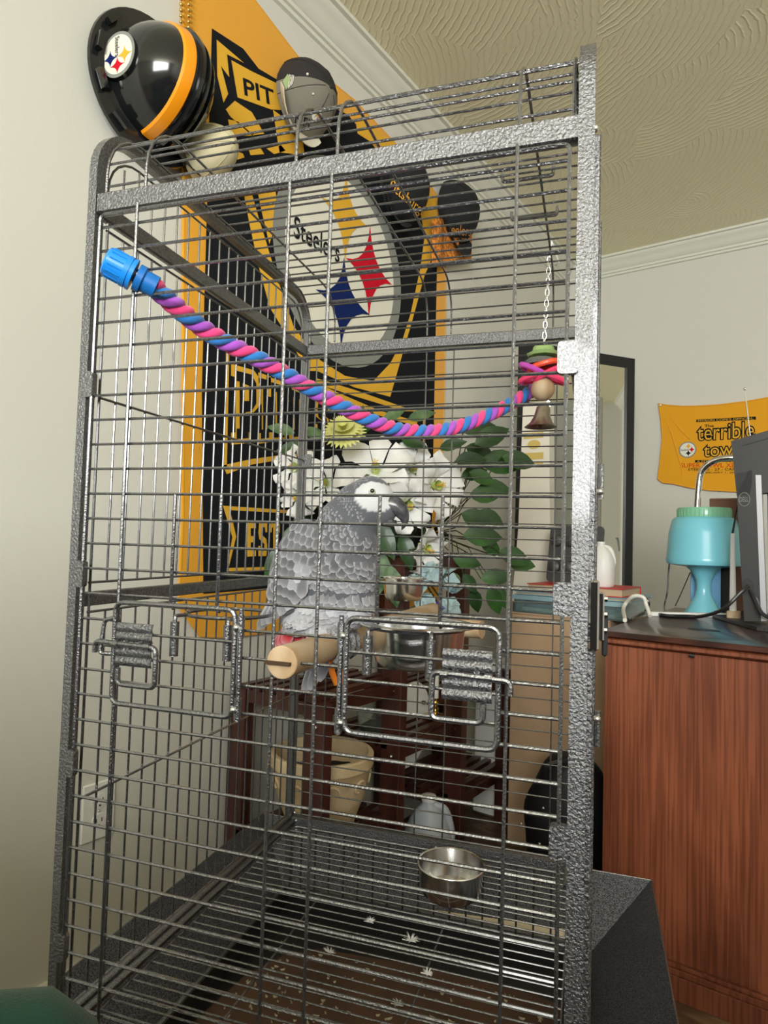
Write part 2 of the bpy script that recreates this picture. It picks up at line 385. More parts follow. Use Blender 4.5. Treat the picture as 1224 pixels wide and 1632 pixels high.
# feeder doors
def door(X0, X1, hinge_left, lab):
    d = CM().tube(rounded([(X0, -.006, DZ0), (X0, -.006, DZ1), (X1, -.006, DZ1), (X1, -.006, DZ0)], .012), .0033, 8, closed=True).build('feeder_door', HAMMER2, cage, label=lab)
    z = DZ0+.022
    for z in (.767, .797, .8275):
        wire('wire', d, [(X0, -.005, z), (X1, -.005, z)], .0019, m_=HAMMER2)
    h = X0-.007 if hinge_left else X1+.007
    wire('hinge_rod', d, [(h, -.005, DZ0-.004), (h, -.005, DZ1+.002)], .003, 8, HAMMER2)
    for zz in (DZ0+.01, DZ1-.02):
        wire('hinge_sleeve', d, [(h, -.005, zz-.012), (h, -.005, zz+.014)], .0046, 8, HAMMER2)
        CM().ball((h-(.004 if not hinge_left else -.004), -.008, zz), .004).build('weld', ZINC, d)
    # latch: two corrugated plates and a swinging hook
    lx0, lx1 = (X0+.006, X0+.058) if not hinge_left else (X1-.058, X1-.006)
    for zc in (.829, .799):
        pl = CM()
        def f(u, v, zc=zc): return (lx0+(lx1-lx0)*u, -.0085-.003*abs(sin(v*2*pi)), zc-.0115+.023*v)
        pl.grid(f, 4, 16, (0, .002, 0)); pl.build('latch_plate', HAMMER, d)
    for xx in (lx0+.014, lx0+.036): CM().box((xx-.003, -.010, .806), (xx+.003, -.007, .822)).build('latch_strap', HAMMER, d)
    if hinge_left:
        P = [(lx1+.019, -.014, .799), (lx1+.019, -.014, .813), (lx0-.010, -.014, .816), (lx0-.010, -.014, .768), (lx1-.008, -.014, .768), (lx1-.008, -.014, .788)]
    else:
        P = [(lx0-.028, -.014, .802), (lx0-.028, -.014, .816), (lx1+.010, -.014, .814), (lx1+.010, -.014, .766), (lx0+.008, -.014, .766), (lx0+.008, -.014, .786)]
    wire('latch_hook', d, rounded(P, .008, 4, False), .0033, 8, HAMMER2)
    for xx in (lx0+.003, lx1-.003): wire('hook_collar', d, [(xx-.004, -.014, .8145), (xx+.004, -.014, .8145)], .0048, 8, HAMMER2)
    if not hinge_left:
        wire('catch_loop', d, rounded([(X0, -.004, .845), (X0-.016, -.006, .842), (X0-.020, -.008, .800), (X0, -.004, .800)], .006, 4, False), .0028, 8, HAMMER2)
door(*DX[0], False, 'left feeder door with empty ring holder'); door(*DX[1], True, 'right feeder door holding the steel bowl')
def holder(X0, X1, R_):
    xc = (X0+X1)/2; h = CM().tube([V((xc, R_+.012, .851))+V((R_*cos(a), R_*sin(a), 0)) for a in [2*pi*i/28 for i in range(28)]], .0025, 6, closed=True).build('bowl_ring', HAMMER2, cage)
    for X in (X0, X1):
        wire('ring_sleeve', h, [(X, .003, .803), (X, .003, .845)], .0056, 10, HAMMER2)
        wire('ring_arm', h, rounded([(X, .003, .845), (X, .003, .852), (xc+(X-xc)*.9, .028, .851)], .004, 3, False), .0025, 6, HAMMER2)
holder(.150, .224, .055); holder(.401, .473, .0595)
# back panel
bp_ = CM().tube(rounded([(.006, D-.003, .335), (.006, D-.003, 1.372), (.614, D-.003, 1.372), (.614, D-.003, .335)], .008), .002, 6, closed=True).build('back_panel', WIREB, cage)
for X in (.026, .074, .287, .348, .565, .600): wire('wire', bp_, [(X, D-.004, .335), (X, D-.004, 1.375)], .0016)
z = 1.350
while z > .35: wire('wire', bp_, [(.006, D-.001, z), (.614, D-.001, z)], .0014); z -= STEP
for z in (1.13, .90, .66):
    CM().prism(rounded([(.004, D-.009, z-.017), (.022, D-.009, z-.017), (.022, D-.009, z+.017), (.004, D-.009, z+.017)], .005, 3), (0, .004, 0)).build('clip', HAMMER, bp_)
# side panels
def side(X, sections):
    s_ = CM().tube([(X, .022, 1.372), (X, .022, .34)], .002, 6).build('side_panel', WIREB, cage)
    CM().tube([(X, D-.01, 1.372), (X, D-.01, .34)], .002, 6).build('edge_wire', WIREB, s_)
    Y = .022+.0313
    for z0, z1 in sections:
        for z in (z0, z1): wire('cross_wire', s_, [(X, .020, z), (X, D-.01, z)], .0019)
    while Y < D-.015:
        for z0, z1 in sections: wire('wire', s_, [(X, Y, z0-.001), (X, Y, z1+.001)], .0016)
        Y += .0313
    for z in (1.132, .604): wire('cross_wire', s_, [(X+.003 if X < .3 else X-.003, .020, z), (X+.003 if X < .3 else X-.003, D-.01, z)], .0019)
side(.002, ((.885, 1.362), (.340, .846)))
side(W-.002, ((.885, 1.362), (.340, .846)))
# arched top
tp = CM().tube([(.006, a, b) for a, b in arch(.012, D-.006, ZT-.004, .075, 6, ZR+.027)], .0022, 6).build('top_panel', HAMMER2, cage)
for X in (.069, .287, .341, .555, .612):
    wire('bar', tp, [(X, a, b) for a, b in arch(.012, D-.006, ZT-.004, .075, 6, ZR+.027)], .0021, m_=HAMMER2)
prf = [V((0, a, b)) for a, b in arch(.014, D-.008, ZT-.006, .073, 12, ZR+.027)]
acc = 0; target = .014
for a, b in zip(prf, prf[1:]):
    L = (b-a).length
    while target <= acc+L:
        p = a+(b-a)*((target-acc)/L)
        wire('wire', tp, [(.004, p.y, p.z), (W-.004, p.y, p.z)], .0017, m_=HAMMER2)
        target += STEP
    acc += L
for X in (-.0075, W+.007):               # arched gable ends
    g = wire('gable', cage, [(X, a, b) for a, b in arch(.03, D-.02, ZT-.03, .06, 6, ZR+.025)], .0018)
    Y = .06
    while Y < D-.04:
        zz = ZT-.03 if .09 < Y < D-.08 else ZT-.045
        wire('wire', g, [(X, Y, ZR+.024), (X, Y, zz)], .0016); Y += .0313
# carrying handles on the roof
for Y in (.28, .40):
    wire('roof_handle', cage, rounded([(.50, Y, ZT), (.50, Y, ZT-.014), (.575, Y, ZT-.014), (.575, Y, ZT)], .005, 3, False), .003, 6, HAMMER2)
# seed guards with a mitred corner
gz0, gz1, go = .134, .252, .135
gin = [(-PT, .0), (-PT, D+.015), (W+PT, D+.015), (W+PT, .0)]
gout = [(-PT-go, -.0), (-PT-go, D+.015+go), (W+PT+go, D+.015+go), (W+PT+go, .0)]
GUARD = mat('hammered_fine', (.014, .015, .018), .32, .4, bump=.6, bscale=500, col2=(.15, .157, .19), noise_mix=.55, nscale=520, detail=2, spec=.7)
for i, nm in ((0, 'side_guard'), (1, 'back_guard'), (2, 'side_guard')):
    a, b = gin[i], gin[i+1]; c, d = gout[i+1], gout[i]
    P = [V((a[0], a[1], gz0)), V((b[0], b[1], gz0)), V((c[0], c[1], gz1)), V((d[0], d[1], gz1))]
    n = (P[1]-P[0]).cross(P[3]-P[0]).normalized()*.002
    g = CM().prism(P, n).build(nm, GUARD, cage)
    CM().tube([P[2], P[3]], .0024, 6).build('rolled_edge', HAMMER2, g)
CM().tube([(W+PT+go, D+.015+go, gz1), (W+PT, D+.015, gz0)], .0012, 6).build('corner_seam', ZINC, cage)
# lower bars, tray, liner
lb = CM().tube([(.01, D-.006, .172), (.61, D-.006, .172)], .0018, 6).build('lower_back_panel', WIREB, cage)
X = .030
while X < .61: wire('wire', lb, [(X, D-.006, .172), (X, D-.006, .304)], .0022); X += .0338
rail((W+.016, D-.02, .093), (W+.034, D+.006, .142), 'corner_bracket')
CM().box((.004, .004, .138), (.616, .655, .144)).build('tray', BLACK, cage)
for a, b in (((.004, .004, .144), (.616, .008, .185)), ((.004, .650, .144), (.616, .655, .170)), ((.004, .008, .144), (.008, .650, .185)), ((.612, .008, .144), (.616, .650, .185))):
    CM().box(a, b).build('tray_wall', BLACK, cage)
gr = CM().tube(rounded([(.016, .02, .312), (.016, .668, .312), (.606, .668, .312), (.606, .02, .312)], .01), .0024, 6, closed=True).build('floor_grate', HAMMER2, cage)
Y = .04
while Y < .66: wire('wire', gr, [(.016, Y, .3135), (.606, Y, .3135)], .0015, m_=HAMMER2); Y += .0215
for X in (.18, .41): wire('cross_wire', gr, [(X, .02, .3105), (X, .668, .3105)], .0017, m_=HAMMER2)
# screws
for P in ((-PT-.001, .008, ZR+.02), (W+PT+.001, .009, ZR+.012), (W+PT+.001, .02, .253), (W+.018, D, .30)):
    q = V(P); CM().ball(q, .0042).build('screw', ZINC, cage)
for P in ((.012, D-.001, .318), (.013, D-.001, .298), (.20, D-.002, .298), (.335, D-.002, .312), (.03, D-.001, .165), (-.002, .0, .436)): CM().ball(P, .0035).build('screw', ZINC, cage)
# lock plate and hinge barrels on the outer right side
lk = CM().box((W+PT+.0015, .018, .845), (W+PT+.012, .032, .917), .002)
lk = lk.build('lock_plate', CHROME, cage, label='chrome lock plate on the outer right side')
CM().box((W+PT+.012, .020, .855), (W+PT+.017, .030, .905), .0015).build('lock_body', CHROME, lk)
for z in (.898, .882, .866): CM().tube([(W+PT+.015, .025, z), (W+PT+.020, .025, z)], .003, 8).build('lock_bolt', CHROME, lk)
CM().box((W+PT+.015, .031, .838), (W+PT+.021, .040, .885), .002).build('lock_lever', BLACKP, lk)
for z in (1.027, .746):
    hb = CM().tube([(W+PT+.0125, .10, z-.020), (W+PT+.0125, .10, z+.020)], .0038, 8).build('hinge_barrel', HAMMER2, cage)
    CM().ball((W+PT+.012, .096, z-.012 if z > 1 else z+.012), .0042).build('weld', ZINC, hb)
for X in (W+PT+.001, W+PT+.004): wire('edge_wire', cage, [(X, .10, .345), (X, .10, 1.36)], .0014)

for Y0, xo, zt_ in ((.034, .0075, 1.40), (.17, .0105, 1.37)): rail((W+PT-.003, Y0, .30), (W+PT+xo, Y0+.014, zt_), 'side_door_frame')
# liner and droppings
kt = ROOTM[cage.name]
LINER = mat('brown_liner', s2l(92, 66, 50), .9, col2=s2l(62, 44, 34), nscale=9)
P = [c_z(u, v, .128) for u, v in ((150, 1700), (420, 1500), (620, 1520), (900, 1590), (960, 1760))]
P = [V(q) for q in ((.02, .02, .1445), (.02, .30, .1445), (.04, .42, .1445), (.08, .50, .1445), (.14, .54, .1445), (.30, .555, .1445), (.55, .553, .1445), (.60, .54, .1445), (.60, .02, .1445))]
solo(CM().prism(P, (0, 0, .0008)), 'tray_liner', LINER, 'brown paper liner lying in the tray under the cage grate', 'liner')
SEED = mat('seed_husks', s2l(150, 140, 110), .8, col2=s2l(190, 180, 160), nscale=60)
sd = CM()
for i in range(520):
    X, Y = random.uniform(.05, .59), min(.53, abs(random.gauss(.26, .16))+.03); a = random.uniform(0, pi); r = random.uniform(.002, .0062); r2 = r*random.uniform(.35, .6)
    vs = [(X+cos(t)*r*cos(a)-sin(t)*r2*sin(a), Y+cos(t)*r*sin(a)+sin(t)*r2*cos(a),   .1465+.002*cos(t*2)) for t in [2*pi*q/6 for q in range(6)]]
    sd.add(vs+[(X, Y, .1485)], [[q, (q+1) % 6, 6] for q in range(6)]+[[5, 4, 3, 2, 1, 0]])
solo(sd, 'seed_litter', SEED, 'scattered pale seeds and husks on the brown tray liner', 'seeds', kind='stuff')
stick = CM(); stick.obox((.424, .7065, .163), (.178, 0, .010), (0, .0025, 0), (-.0007, 0, .0125))
solo(stick, 'wood_strip', mat('pale_wood', s2l(236, 218, 186), .6), 'flat beige wooden strip lying in the back seed guard', 'wood strip')
DOWN_M = mat('white_down', (.85, .85, .85), .9, spec=.1)
def down(u, v, z, size, lab, grp='loose white feathers'):
    c = c_z(u, v, z); m = CM()
    for i in range(46):
        a = random.uniform(0, 2*pi); e = random.uniform(.0, 1.1); L = size*random.uniform(.5, 1)
        d = V((cos(a)*cos(e), sin(a)*cos(e)*.6, abs(sin(e))))
        m.tube([c, c+d*L*.5+V((0, 0, .001)), c+d*L], [.0006, .0005, .0001], 3, caps=False)
    m.tube([c+V((size*.5, 0, 0)), c-V((size*.9, .0, 0))], .0007, 4)
    solo(m, 'feather', DOWN_M, lab, 'feather', grp)
down(655, 1500, .316, .016, 'fluffy white feather on the grate below the steel bowl')
down(682, 1553, .316, .012, 'thin white feather stuck on the grate front right of the fluffy one')
down(635, 1602, .150, .015, 'flat white feather on the tray liner nearest the camera')
down(525, 1520, .200, .015, 'dim grey white feather under the grate at the left')
down(590, 1470, .316, .012, 'small grey feather farthest back on the grate')

# ------------------------------------------------------------------ bowls
def bowl(name, c, R_, h, lab, rim=.006, wall=0, grp=None):
    t = top(name, lab, 'bowl', K(c), 0, grp)
    m = CM(); m.lathe(c, [(R_*.0, 0.0), (R_*.78, 0), (R_*.9, h*.12), (R_*.96, h*.4), (R_, h-.001), (R_-.0015, h), (R_*.94, h*.4), (R_*.86, h*.14), (R_*.7, .003), (0, .003)], 40)
    m.build('body', STEEL, t)
    CM().lathe(c, [(R_-.001, h), (R_+rim*.5, h+.0015), (R_+rim, h), (R_+rim, h-.0012), (R_, h-.002)], 40).build('rim', STEEL, t)
    return t
bowl('steel_bowl', V((.440, .074, .804)), .056, .050, 'shiny steel bowl hanging in the right feeder door ring', .014)
b2 = c_z(718, 1428, .316)
bowl('steel_bowl', V((b2.x-.002, b2.y+.008, .3155)), .0595, .054, 'round steel bowl standing on the cage floor grate', .0025)
bowl('steel_bowl', V((.268, .612, .832)), .042, .045, 'small steel cup on the back bars right behind the parrot', .006)

# ------------------------------------------------------------------ wooden perch
pa, pb = V((.303, .004, .810)), V((.318, D-.006, .806))
perch = top('wooden_perch', 'pale round wooden dowel perch running from front bars to back', 'perch', K(pa), 0)
pm = CM(); pm.lathe(pa-V((0, .014, 0)), [(0, 0), (.0175, 0), (.0188, .0015), (.0188, .010)], 24, (pb-pa).normalized())
pm.tube([pa+(pb-pa)*t for t in (-.02, .3, .7, .99)], [.0188, .0186, .0184, .018], 24)
pm.build('dowel', PERCHW, perch)
CM().box((pa.x-.0192, -.0150, .8075), (pa.x+.012, -.004, .8110)).build('slot', mat('slot_dark', s2l(70, 50, 35), .9), perch)
wp = top('wooden_perch', 'short second dowel perch behind the steel feeder bowl', 'perch', K(.40, .30, .82), 0)
CM().lathe((.36, .36, .815), [(0, 0), (.013, 0), (.014, .0015), (.014, .12), (0, .12)], 18, (1, -.25, .03)).build('dowel', PERCHW, wp)
# orange clip under the perch
ORANGE = mat('orange_plastic', s2l(235, 130, 25), .4)
a = c_y(531, 1052, .13); b = c_y(540, 1092, .13)
oc = CM(); oc.tube([(a.x-.003, .13, a.z), (a.x-.001, .13, (a.z+b.z)/2), (b.x-.003, .13, b.z)], [.004, .0045, .004], 4); oc.tube([(a.x+.010, .13, a.z-.004), (a.x+.013, .13, (a.z+b.z)/2), (b.x+.008, .13, b.z)], .0028, 4)
oc.tube([(a.x-.003, .13, a.z), (a.x+.004, .13, a.z+.004), (a.x+.010, .13, a.z-.004)], .0025, 4)
solo(oc, 'toy_clip', ORANGE, 'bright orange plastic strip dangling under the perch by the foot', 'toy')

# ------------------------------------------------------------------ rope perch
BLUEC = mat('blue_plastic', s2l(28, 135, 225), .35, coat=.2)
rope = top('rope_perch', 'twisted pink, blue and purple rope perch sagging across the cage', 'rope perch', K(.06, 0, 1.28))
q = c_y(191, 430, -.014); q1 = c_y(222, 458, .016); ax = (V((q1.x, .02, q1.z))-V((q.x, -.022, q.z)))
ax = V((.70, .62, -.36)).normalized()
c0 = V((q.x-.004, -.030, q.z+.004))
cap = CM().lathe(c0, [(0, -.004), (.016, -.004), (.0182, -.002), (.0192, .020), (.0205, .0205), (.0205, .026), (.0195, .026), (.0195, .0285), (.0205, .0285), (.0205, .032), (0, .032)], 24, ax).build('end_cap', BLUEC, rope)
rb = CM()
x_, y_ = frame(ax)
for i in range(14):
    a = 2*pi*i/14; p = c0+(x_*cos(a)+y_*sin(a))*.0190; rb.tube([p+ax*.001, p+ax*.019], .0009, 4)
rb.build('grip_ribs', BLUEC, cap)
CM().lathe(c0, [(0, .036), (.0175, .036), (.0175, .044), (.0145, .046), (.0145, .062), (0, .062)], 24, ax).build('collar', mat('blue_plastic_dark', s2l(24, 105, 180), .4), rope)
e0 = c0+ax*.055
ctrl = [e0]
for u, v, Y in ((330, 528, .10), (430, 582, .19), (530, 640, .29), (600, 674, .36), (650, 687, .42), (710, 685, .49), (780, 661, .57), (850, 622, .66)): ctrl.append(c_y(u, v, Y))
path = bez(ctrl, 40)
def strand(ph, r0, rs, turns):
    N = len(path); L = [0]
    for a, b in zip(path, path[1:]): L.append(L[-1]+(b-a).length)
    pts = []; x = None
    for i, p in enumerate(path):
        t = (path[min(i+1, N-1)]-path[max(i-1, 0)]).normalized()
        if x is None: x, y = frame(t)
        else: x = (x-t*x.dot(t)).normalized(); y = t.cross(x)
        a = ph+2*pi*L[i]/turns; pts.append(p+(x*cos(a)+y*sin(a))*r0)
    return pts
ROPEC = [mat('rope_pink', s2l(250, 70, 140), .8, bump=.5, bscale=900, sheen=.3), mat('rope_blue', s2l(40, 125, 205), .8, bump=.5, bscale=900, sheen=.3), mat('rope_purple', s2l(175, 85, 205), .8, bump=.5, bscale=900, sheen=.3),
         mat('rope_magenta', s2l(238, 62, 130), .8, bump=.5, bscale=900, sheen=.3), mat('rope_azure', s2l(48, 112, 200), .8, bump=.5, bscale=900, sheen=.3), mat('rope_violet', s2l(150, 80, 200), .8, bump=.5, bscale=900, sheen=.3)]
for i, nm in enumerate(('pink', 'blue', 'purple')):
    CM().tube(strand(2*pi*i/3, .0066, 0, -.056), .0072, 10).build('strand', ROPEC[i], rope, label=nm+' rope strand')

# ------------------------------------------------------------------ hanging bird toy
toy = top('bird_toy', 'hanging bird toy with chain, coloured rings, wooden ball and bell', 'bird toy', K(.545, .6, 1.2))
TY = .60
def ty(u, v, Y=TY): return c_y(u, v, Y)
ch0, ch1 = ty(876, 402), ty(867, 548)
n = 17
for i in range(n):
    c = ch0+(ch1-ch0)*(i+.5)/n; h = (ch1-ch0).length/n*.72; fl = i % 2
    pts = [c+V(((0.0038*cos(a)) if fl else .0006*cos(a), (.0006 if fl else .0038)*cos(a), h*sin(a))) for a in [2*pi*k/10 for k in range(10)]]
    CM().tube(pts, .0010, 5, closed=True).build('chain_link', ZINC, toy)
CM().tube([ch0+V((0, 0, .004)), ch0+V((.004, 0, .022)), ch0+V((.010, 0, .004)), ch0+V((.018, 0, -.024)), ch0+V((.012, 0, -.028))], .0016, 6).build('hook', ZINC, toy)
FELT1 = mat('green_felt', s2l(165, 195, 125), .95, bump=.4, bscale=700); FELT2 = mat('grey_felt', s2l(125, 130, 125), .95, bump=.4, bscale=700)
c = ty(866, 562); CM().lathe(c, [(0, -.005), (.030, -.008), (.033, -.003), (.022, .002), (.020, .010), (.016, .014), (0, .014)], 9).build('felt_disc', FELT1, toy, label='green felt disc')
c = ty(862, 576); CM().lathe(c, [(0, -.006), (.030, -.008), (.034, -.002), (.026, .004), (0, .006)], 11).build('felt_disc', FELT2, toy, label='grey felt disc')
RING1 = mat('orange_ring', s2l(255, 95, 60), .35, coat=.3); RING2 = mat('pink_ring', s2l(250, 70, 120), .35, coat=.3); RING3 = mat('purple_ring', s2l(200, 80, 190), .35, coat=.3)
for (u, v, R_, tilt, mm, nm) in ((868, 584, .028, .25, RING1, 'orange ring'), (852, 592, .026, -.5, RING3, 'purple ring'), (874, 598, .024, .5, RING2, 'pink ring'), (850, 603, .024, .3, RING2, 'pink ring'), (884, 604, .022, -.45, RING2, 'pink ring')):
    c = ty(u, v); pts = [c+V((R_*cos(a), R_*.8*sin(a)-.004, R_*cos(a)*tilt)) for a in [2*pi*k/18 for k in range(18)]]
    CM().tube(pts, .0056, 8, closed=True).build('ring', mm, toy, label=nm)
c = ty(865, 620); CM().ball(c, .023, 20, 14).build('wooden_ball', PERCHW, toy)
c = ty(874, 640); CM().tube([c+V((.003*cos(a), .0, -.012+.014*sin(a))) for a in [2*pi*k/12 for k in range(12)]], .0014, 5, closed=True).build('split_ring', ZINC, toy)
c = ty(860, 680); CM().lathe(c+V((.002, 0, 0)), [(0, .043), (.009, .043), (.013, .038), (.016, .020), (.022, .007), (.030, 0), (.031, -.001), (.021, .006), (.014, .02), (.010, .038), (0, .039)], 28, (.12, 0, 1)).build('bell', mat('old_bell', (.55, .5, .45), .3, 1, col2=(.3, .25, .22), nscale=50), toy)
CM().ball(c+V((0, 0, .002)), .005).build('clapper', mat('clapper', (.2, .1, .06), .4, .8), toy)
# ------------------------------------------------------------------ the parrot
PY = .14
U = .00089
def b_(u, v, dy=0): q = c_y(u, v, PY); return V((q.x, PY+dy, q.z))
parrot = top('parrot', 'grey parrot with white face, black beak and red tail sitting on the perch', 'parrot', K(b_(533, 1006)))
def ell(m, u, v, rx, rz, ry, rot=0, dy=0):
    m.ball(b_(u, v, dy), (rx*U, ry*U, rz*U), 24, 16, Matrix.Rotation(radians(rot), 3, 'Y'))
bm_ = MB()
for a in ((590, 800, 38, 40, 34), (608, 812, 25, 25, 24), (572, 812, 42, 42, 36), (552, 838, 46, 46, 40), (545, 868, 56, 50, 46), (540, 912, 63, 60, 52), (533, 955, 66, 50, 50),
          (500, 980, 44, 28, 38), (500, 900, 44, 70, 44, 12), (478, 995, 26, 16, 24), (520, 1000, 22, 20, 16, 0, -.02), (520, 1000, 22, 20, 16, 0, .02)): ell(bm_, *a)
tmp = bpy.data.meshes.new('tmp'); tmp.from_pydata([tuple(p) for p in bm_.v], [], bm_.f)
to = bpy.data.objects.new('tmp', tmp); COL.objects.link(to)
md = to.modifiers.new('r', 'REMESH'); md.mode = 'VOXEL'; md.voxel_size = .0034
ms = to.modifiers.new('s', 'SMOOTH'); ms.iterations = 12; ms.factor = .5
dg = bpy.context.evaluated_depsgraph_get(); me0 = bpy.data.meshes.new_from_object(to.evaluated_get(dg))
bpy.data.objects.remove(to)
bvh = BVHTree.FromPolygons([v.co for v in me0.vertices], [tuple(p.vertices) for p in me0.polygons])
def attr_mat(name, rough, sheen=0, feather=False):
    m = bpy.data.materials.new(name); m.use_nodes = True; nt = m.node_tree; b = nt.nodes['Principled BSDF']
    at = nt.nodes.new('ShaderNodeAttribute'); at.attribute_name = 'Col'; b.inputs['Roughness'].default_value = rough; b.inputs['Sheen Weight'].default_value = sheen
    b.inputs['Specular IOR Level'].default_value = .2
    if not feather: nt.links.new(at.outputs['Color'], b.inputs['Base Color']); return m
    uv = nt.nodes.new('ShaderNodeUVMap'); sp = nt.nodes.new('ShaderNodeSeparateXYZ'); nt.links.new(uv.outputs[0], sp.inputs[0])
    def mth(op, a, b2=None, c=None):
        n = nt.nodes.new('ShaderNodeMath'); n.operation = op
        for i, q in enumerate((a, b2, c)):
            if q is None: continue
            if isinstance(q, (int, float)): n.inputs[i].default_value = q
            else: nt.links.new(q, n.inputs[i])
        return n.outputs[0]
    du = mth('ABSOLUTE', mth('MULTIPLY_ADD', sp.outputs[0], 2, -1))
    e = mth('MAXIMUM', mth('POWER', du, 4), mth('POWER', sp.outputs[1], 7))
    mx = nt.nodes.new('ShaderNodeMix'); mx.data_type = 'RGBA'; nt.links.new(e, mx.inputs[0]); nt.links.new(at.outputs['Color'], mx.inputs[6])
    lt = nt.nodes.new('ShaderNodeMix'); lt.data_type = 'RGBA'; lt.inputs[0].default_value = .5; nt.links.new(at.outputs['Color'], lt.inputs[6]); lt.inputs[7].default_value = (.75, .75, .80, 1)
    nt.links.new(lt.outputs[2], mx.inputs[7]); nt.links.new(mx.outputs[2], b.inputs['Base Color'])
    bar = nt.nodes.new('ShaderNodeTexWave'); bar.inputs['Scale'].default_value = 6; nt.links.new(uv.outputs[0], bar.inputs['Vector'])
    bp = nt.nodes.new('ShaderNodeBump'); bp.inputs['Strength'].default_value = .2; bp.inputs['Distance'].default_value = .0008; nt.links.new(bar.outputs['Fac'], bp.inputs['Height']); nt.links.new(bp.outputs[0], b.inputs['Normal'])
    return m
FEATH = attr_mat('parrot_feather', .75, .3, True); SKIN = attr_mat('parrot_skin', .8, .2)
ec = b_(603, 792)
def patch(p):                             # bare white face
    dx, dz = (p.x-ec.x)/U, (p.z-ec.z)/U
    dx2, dz2 = dx*cos(.25)-dz*sin(.25), dx*sin(.25)+dz*cos(.25)
    return ((dx2-2)/28)**2+((dz2+1)/22)**2 < 1 and dx < 24
bd = MB(K); cols = []
for v in me0.vertices:
    p = v.co; c = (.10, .105, .12)
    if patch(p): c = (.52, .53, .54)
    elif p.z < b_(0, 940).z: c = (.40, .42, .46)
    cols.append(c)
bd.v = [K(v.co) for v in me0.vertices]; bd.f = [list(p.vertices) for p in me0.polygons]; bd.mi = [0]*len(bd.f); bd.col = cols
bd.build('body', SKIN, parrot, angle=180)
beakp = b_(636, 812)
def leafshape(m, root, d, nrm, L, w, col, lift=.1, curl=.0, prof=((0, .35), (.25, .85), (.55, 1), (.8, .85), (.93, .5), (1, .12)), tip=0, cup=.25):
    d = d.normalized(); s_ = d.cross(nrm).normalized(); vs = []; uv = []
    for t, wf in prof:
        for q in (-1, 0, 1):
            vs.append(root+d*L*t+s_*q*w*.5*wf+nrm*(L*lift*t-curl*L*t*t-(cup*w*.5*abs(q)*wf)))
            uv.append(((q+1)/2, t))
    n = len(prof); fs = [[j*3+i, j*3+i+1, j*3+i+4, j*3+i+3] for j in range(n-1) for i in range(2)]
    m.add(vs, fs, uv=uv, col=col)
zc1, zc2 = b_(0, 835).z, b_(0, 940).z
def flow(p):
    a = (p-beakp); b = V((-.28, 0, -1)); t = min(1, max(0, (b_(0, 800).z-p.z)/(b_(0, 800).z-b_(0, 885).z)))
    a.normalize(); a = V((a.x, a.y*.4, a.z-.25)).normalized(); return (a*(1-t)+b*t).normalized()
fm = {'head_feathers': MB(K), 'breast_feathers': MB(K), 'belly_feathers': MB(K)}
random.seed(3)
polys = [(p.center.copy(), p.normal.copy()) for p in me0.polygons]; random.shuffle(polys)
cells = {}
placed = []
for p, n in polys:
    if patch(p): continue
    if (p-b_(622, 812)).length < .014 or (p.x > b_(620, 0).x and p.z > b_(0, 850).z): continue
    h = (b_(0, 760).z-p.z)/U                # px below the crown
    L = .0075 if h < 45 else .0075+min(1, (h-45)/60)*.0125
    L *= random.uniform(.9, 1.1); r = L*.36
    key = (int(p.x/.006), int(p.y/.006), int(p.z/.006)); ok = True
    for i in (-1, 0, 1):
        for j in (-1, 0, 1):
            for k in (-1, 0, 1):
                for q, rq in cells.get((key[0]+i, key[1]+j, key[2]+k), ()):
                    if (q-p).length < (r+rq)/2: ok = False; break
    if not ok: continue
    cells.setdefault(key, []).append((p, r)); placed.append((p, n, L, h))
placed.sort(key=lambda a: a[0].z)
for p, n, L, h in placed:
    d = flow(p); d = (d-n*d.dot(n)).normalized()
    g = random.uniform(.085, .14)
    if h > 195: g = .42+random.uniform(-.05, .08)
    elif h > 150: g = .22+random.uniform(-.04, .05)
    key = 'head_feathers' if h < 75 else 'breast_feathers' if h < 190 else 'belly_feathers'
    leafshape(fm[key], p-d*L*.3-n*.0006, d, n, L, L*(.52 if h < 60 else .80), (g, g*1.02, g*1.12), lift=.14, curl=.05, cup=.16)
for k_, m_ in fm.items(): m_.build(k_, FEATH, parrot, kind='stuff', recalc=False, angle=180)
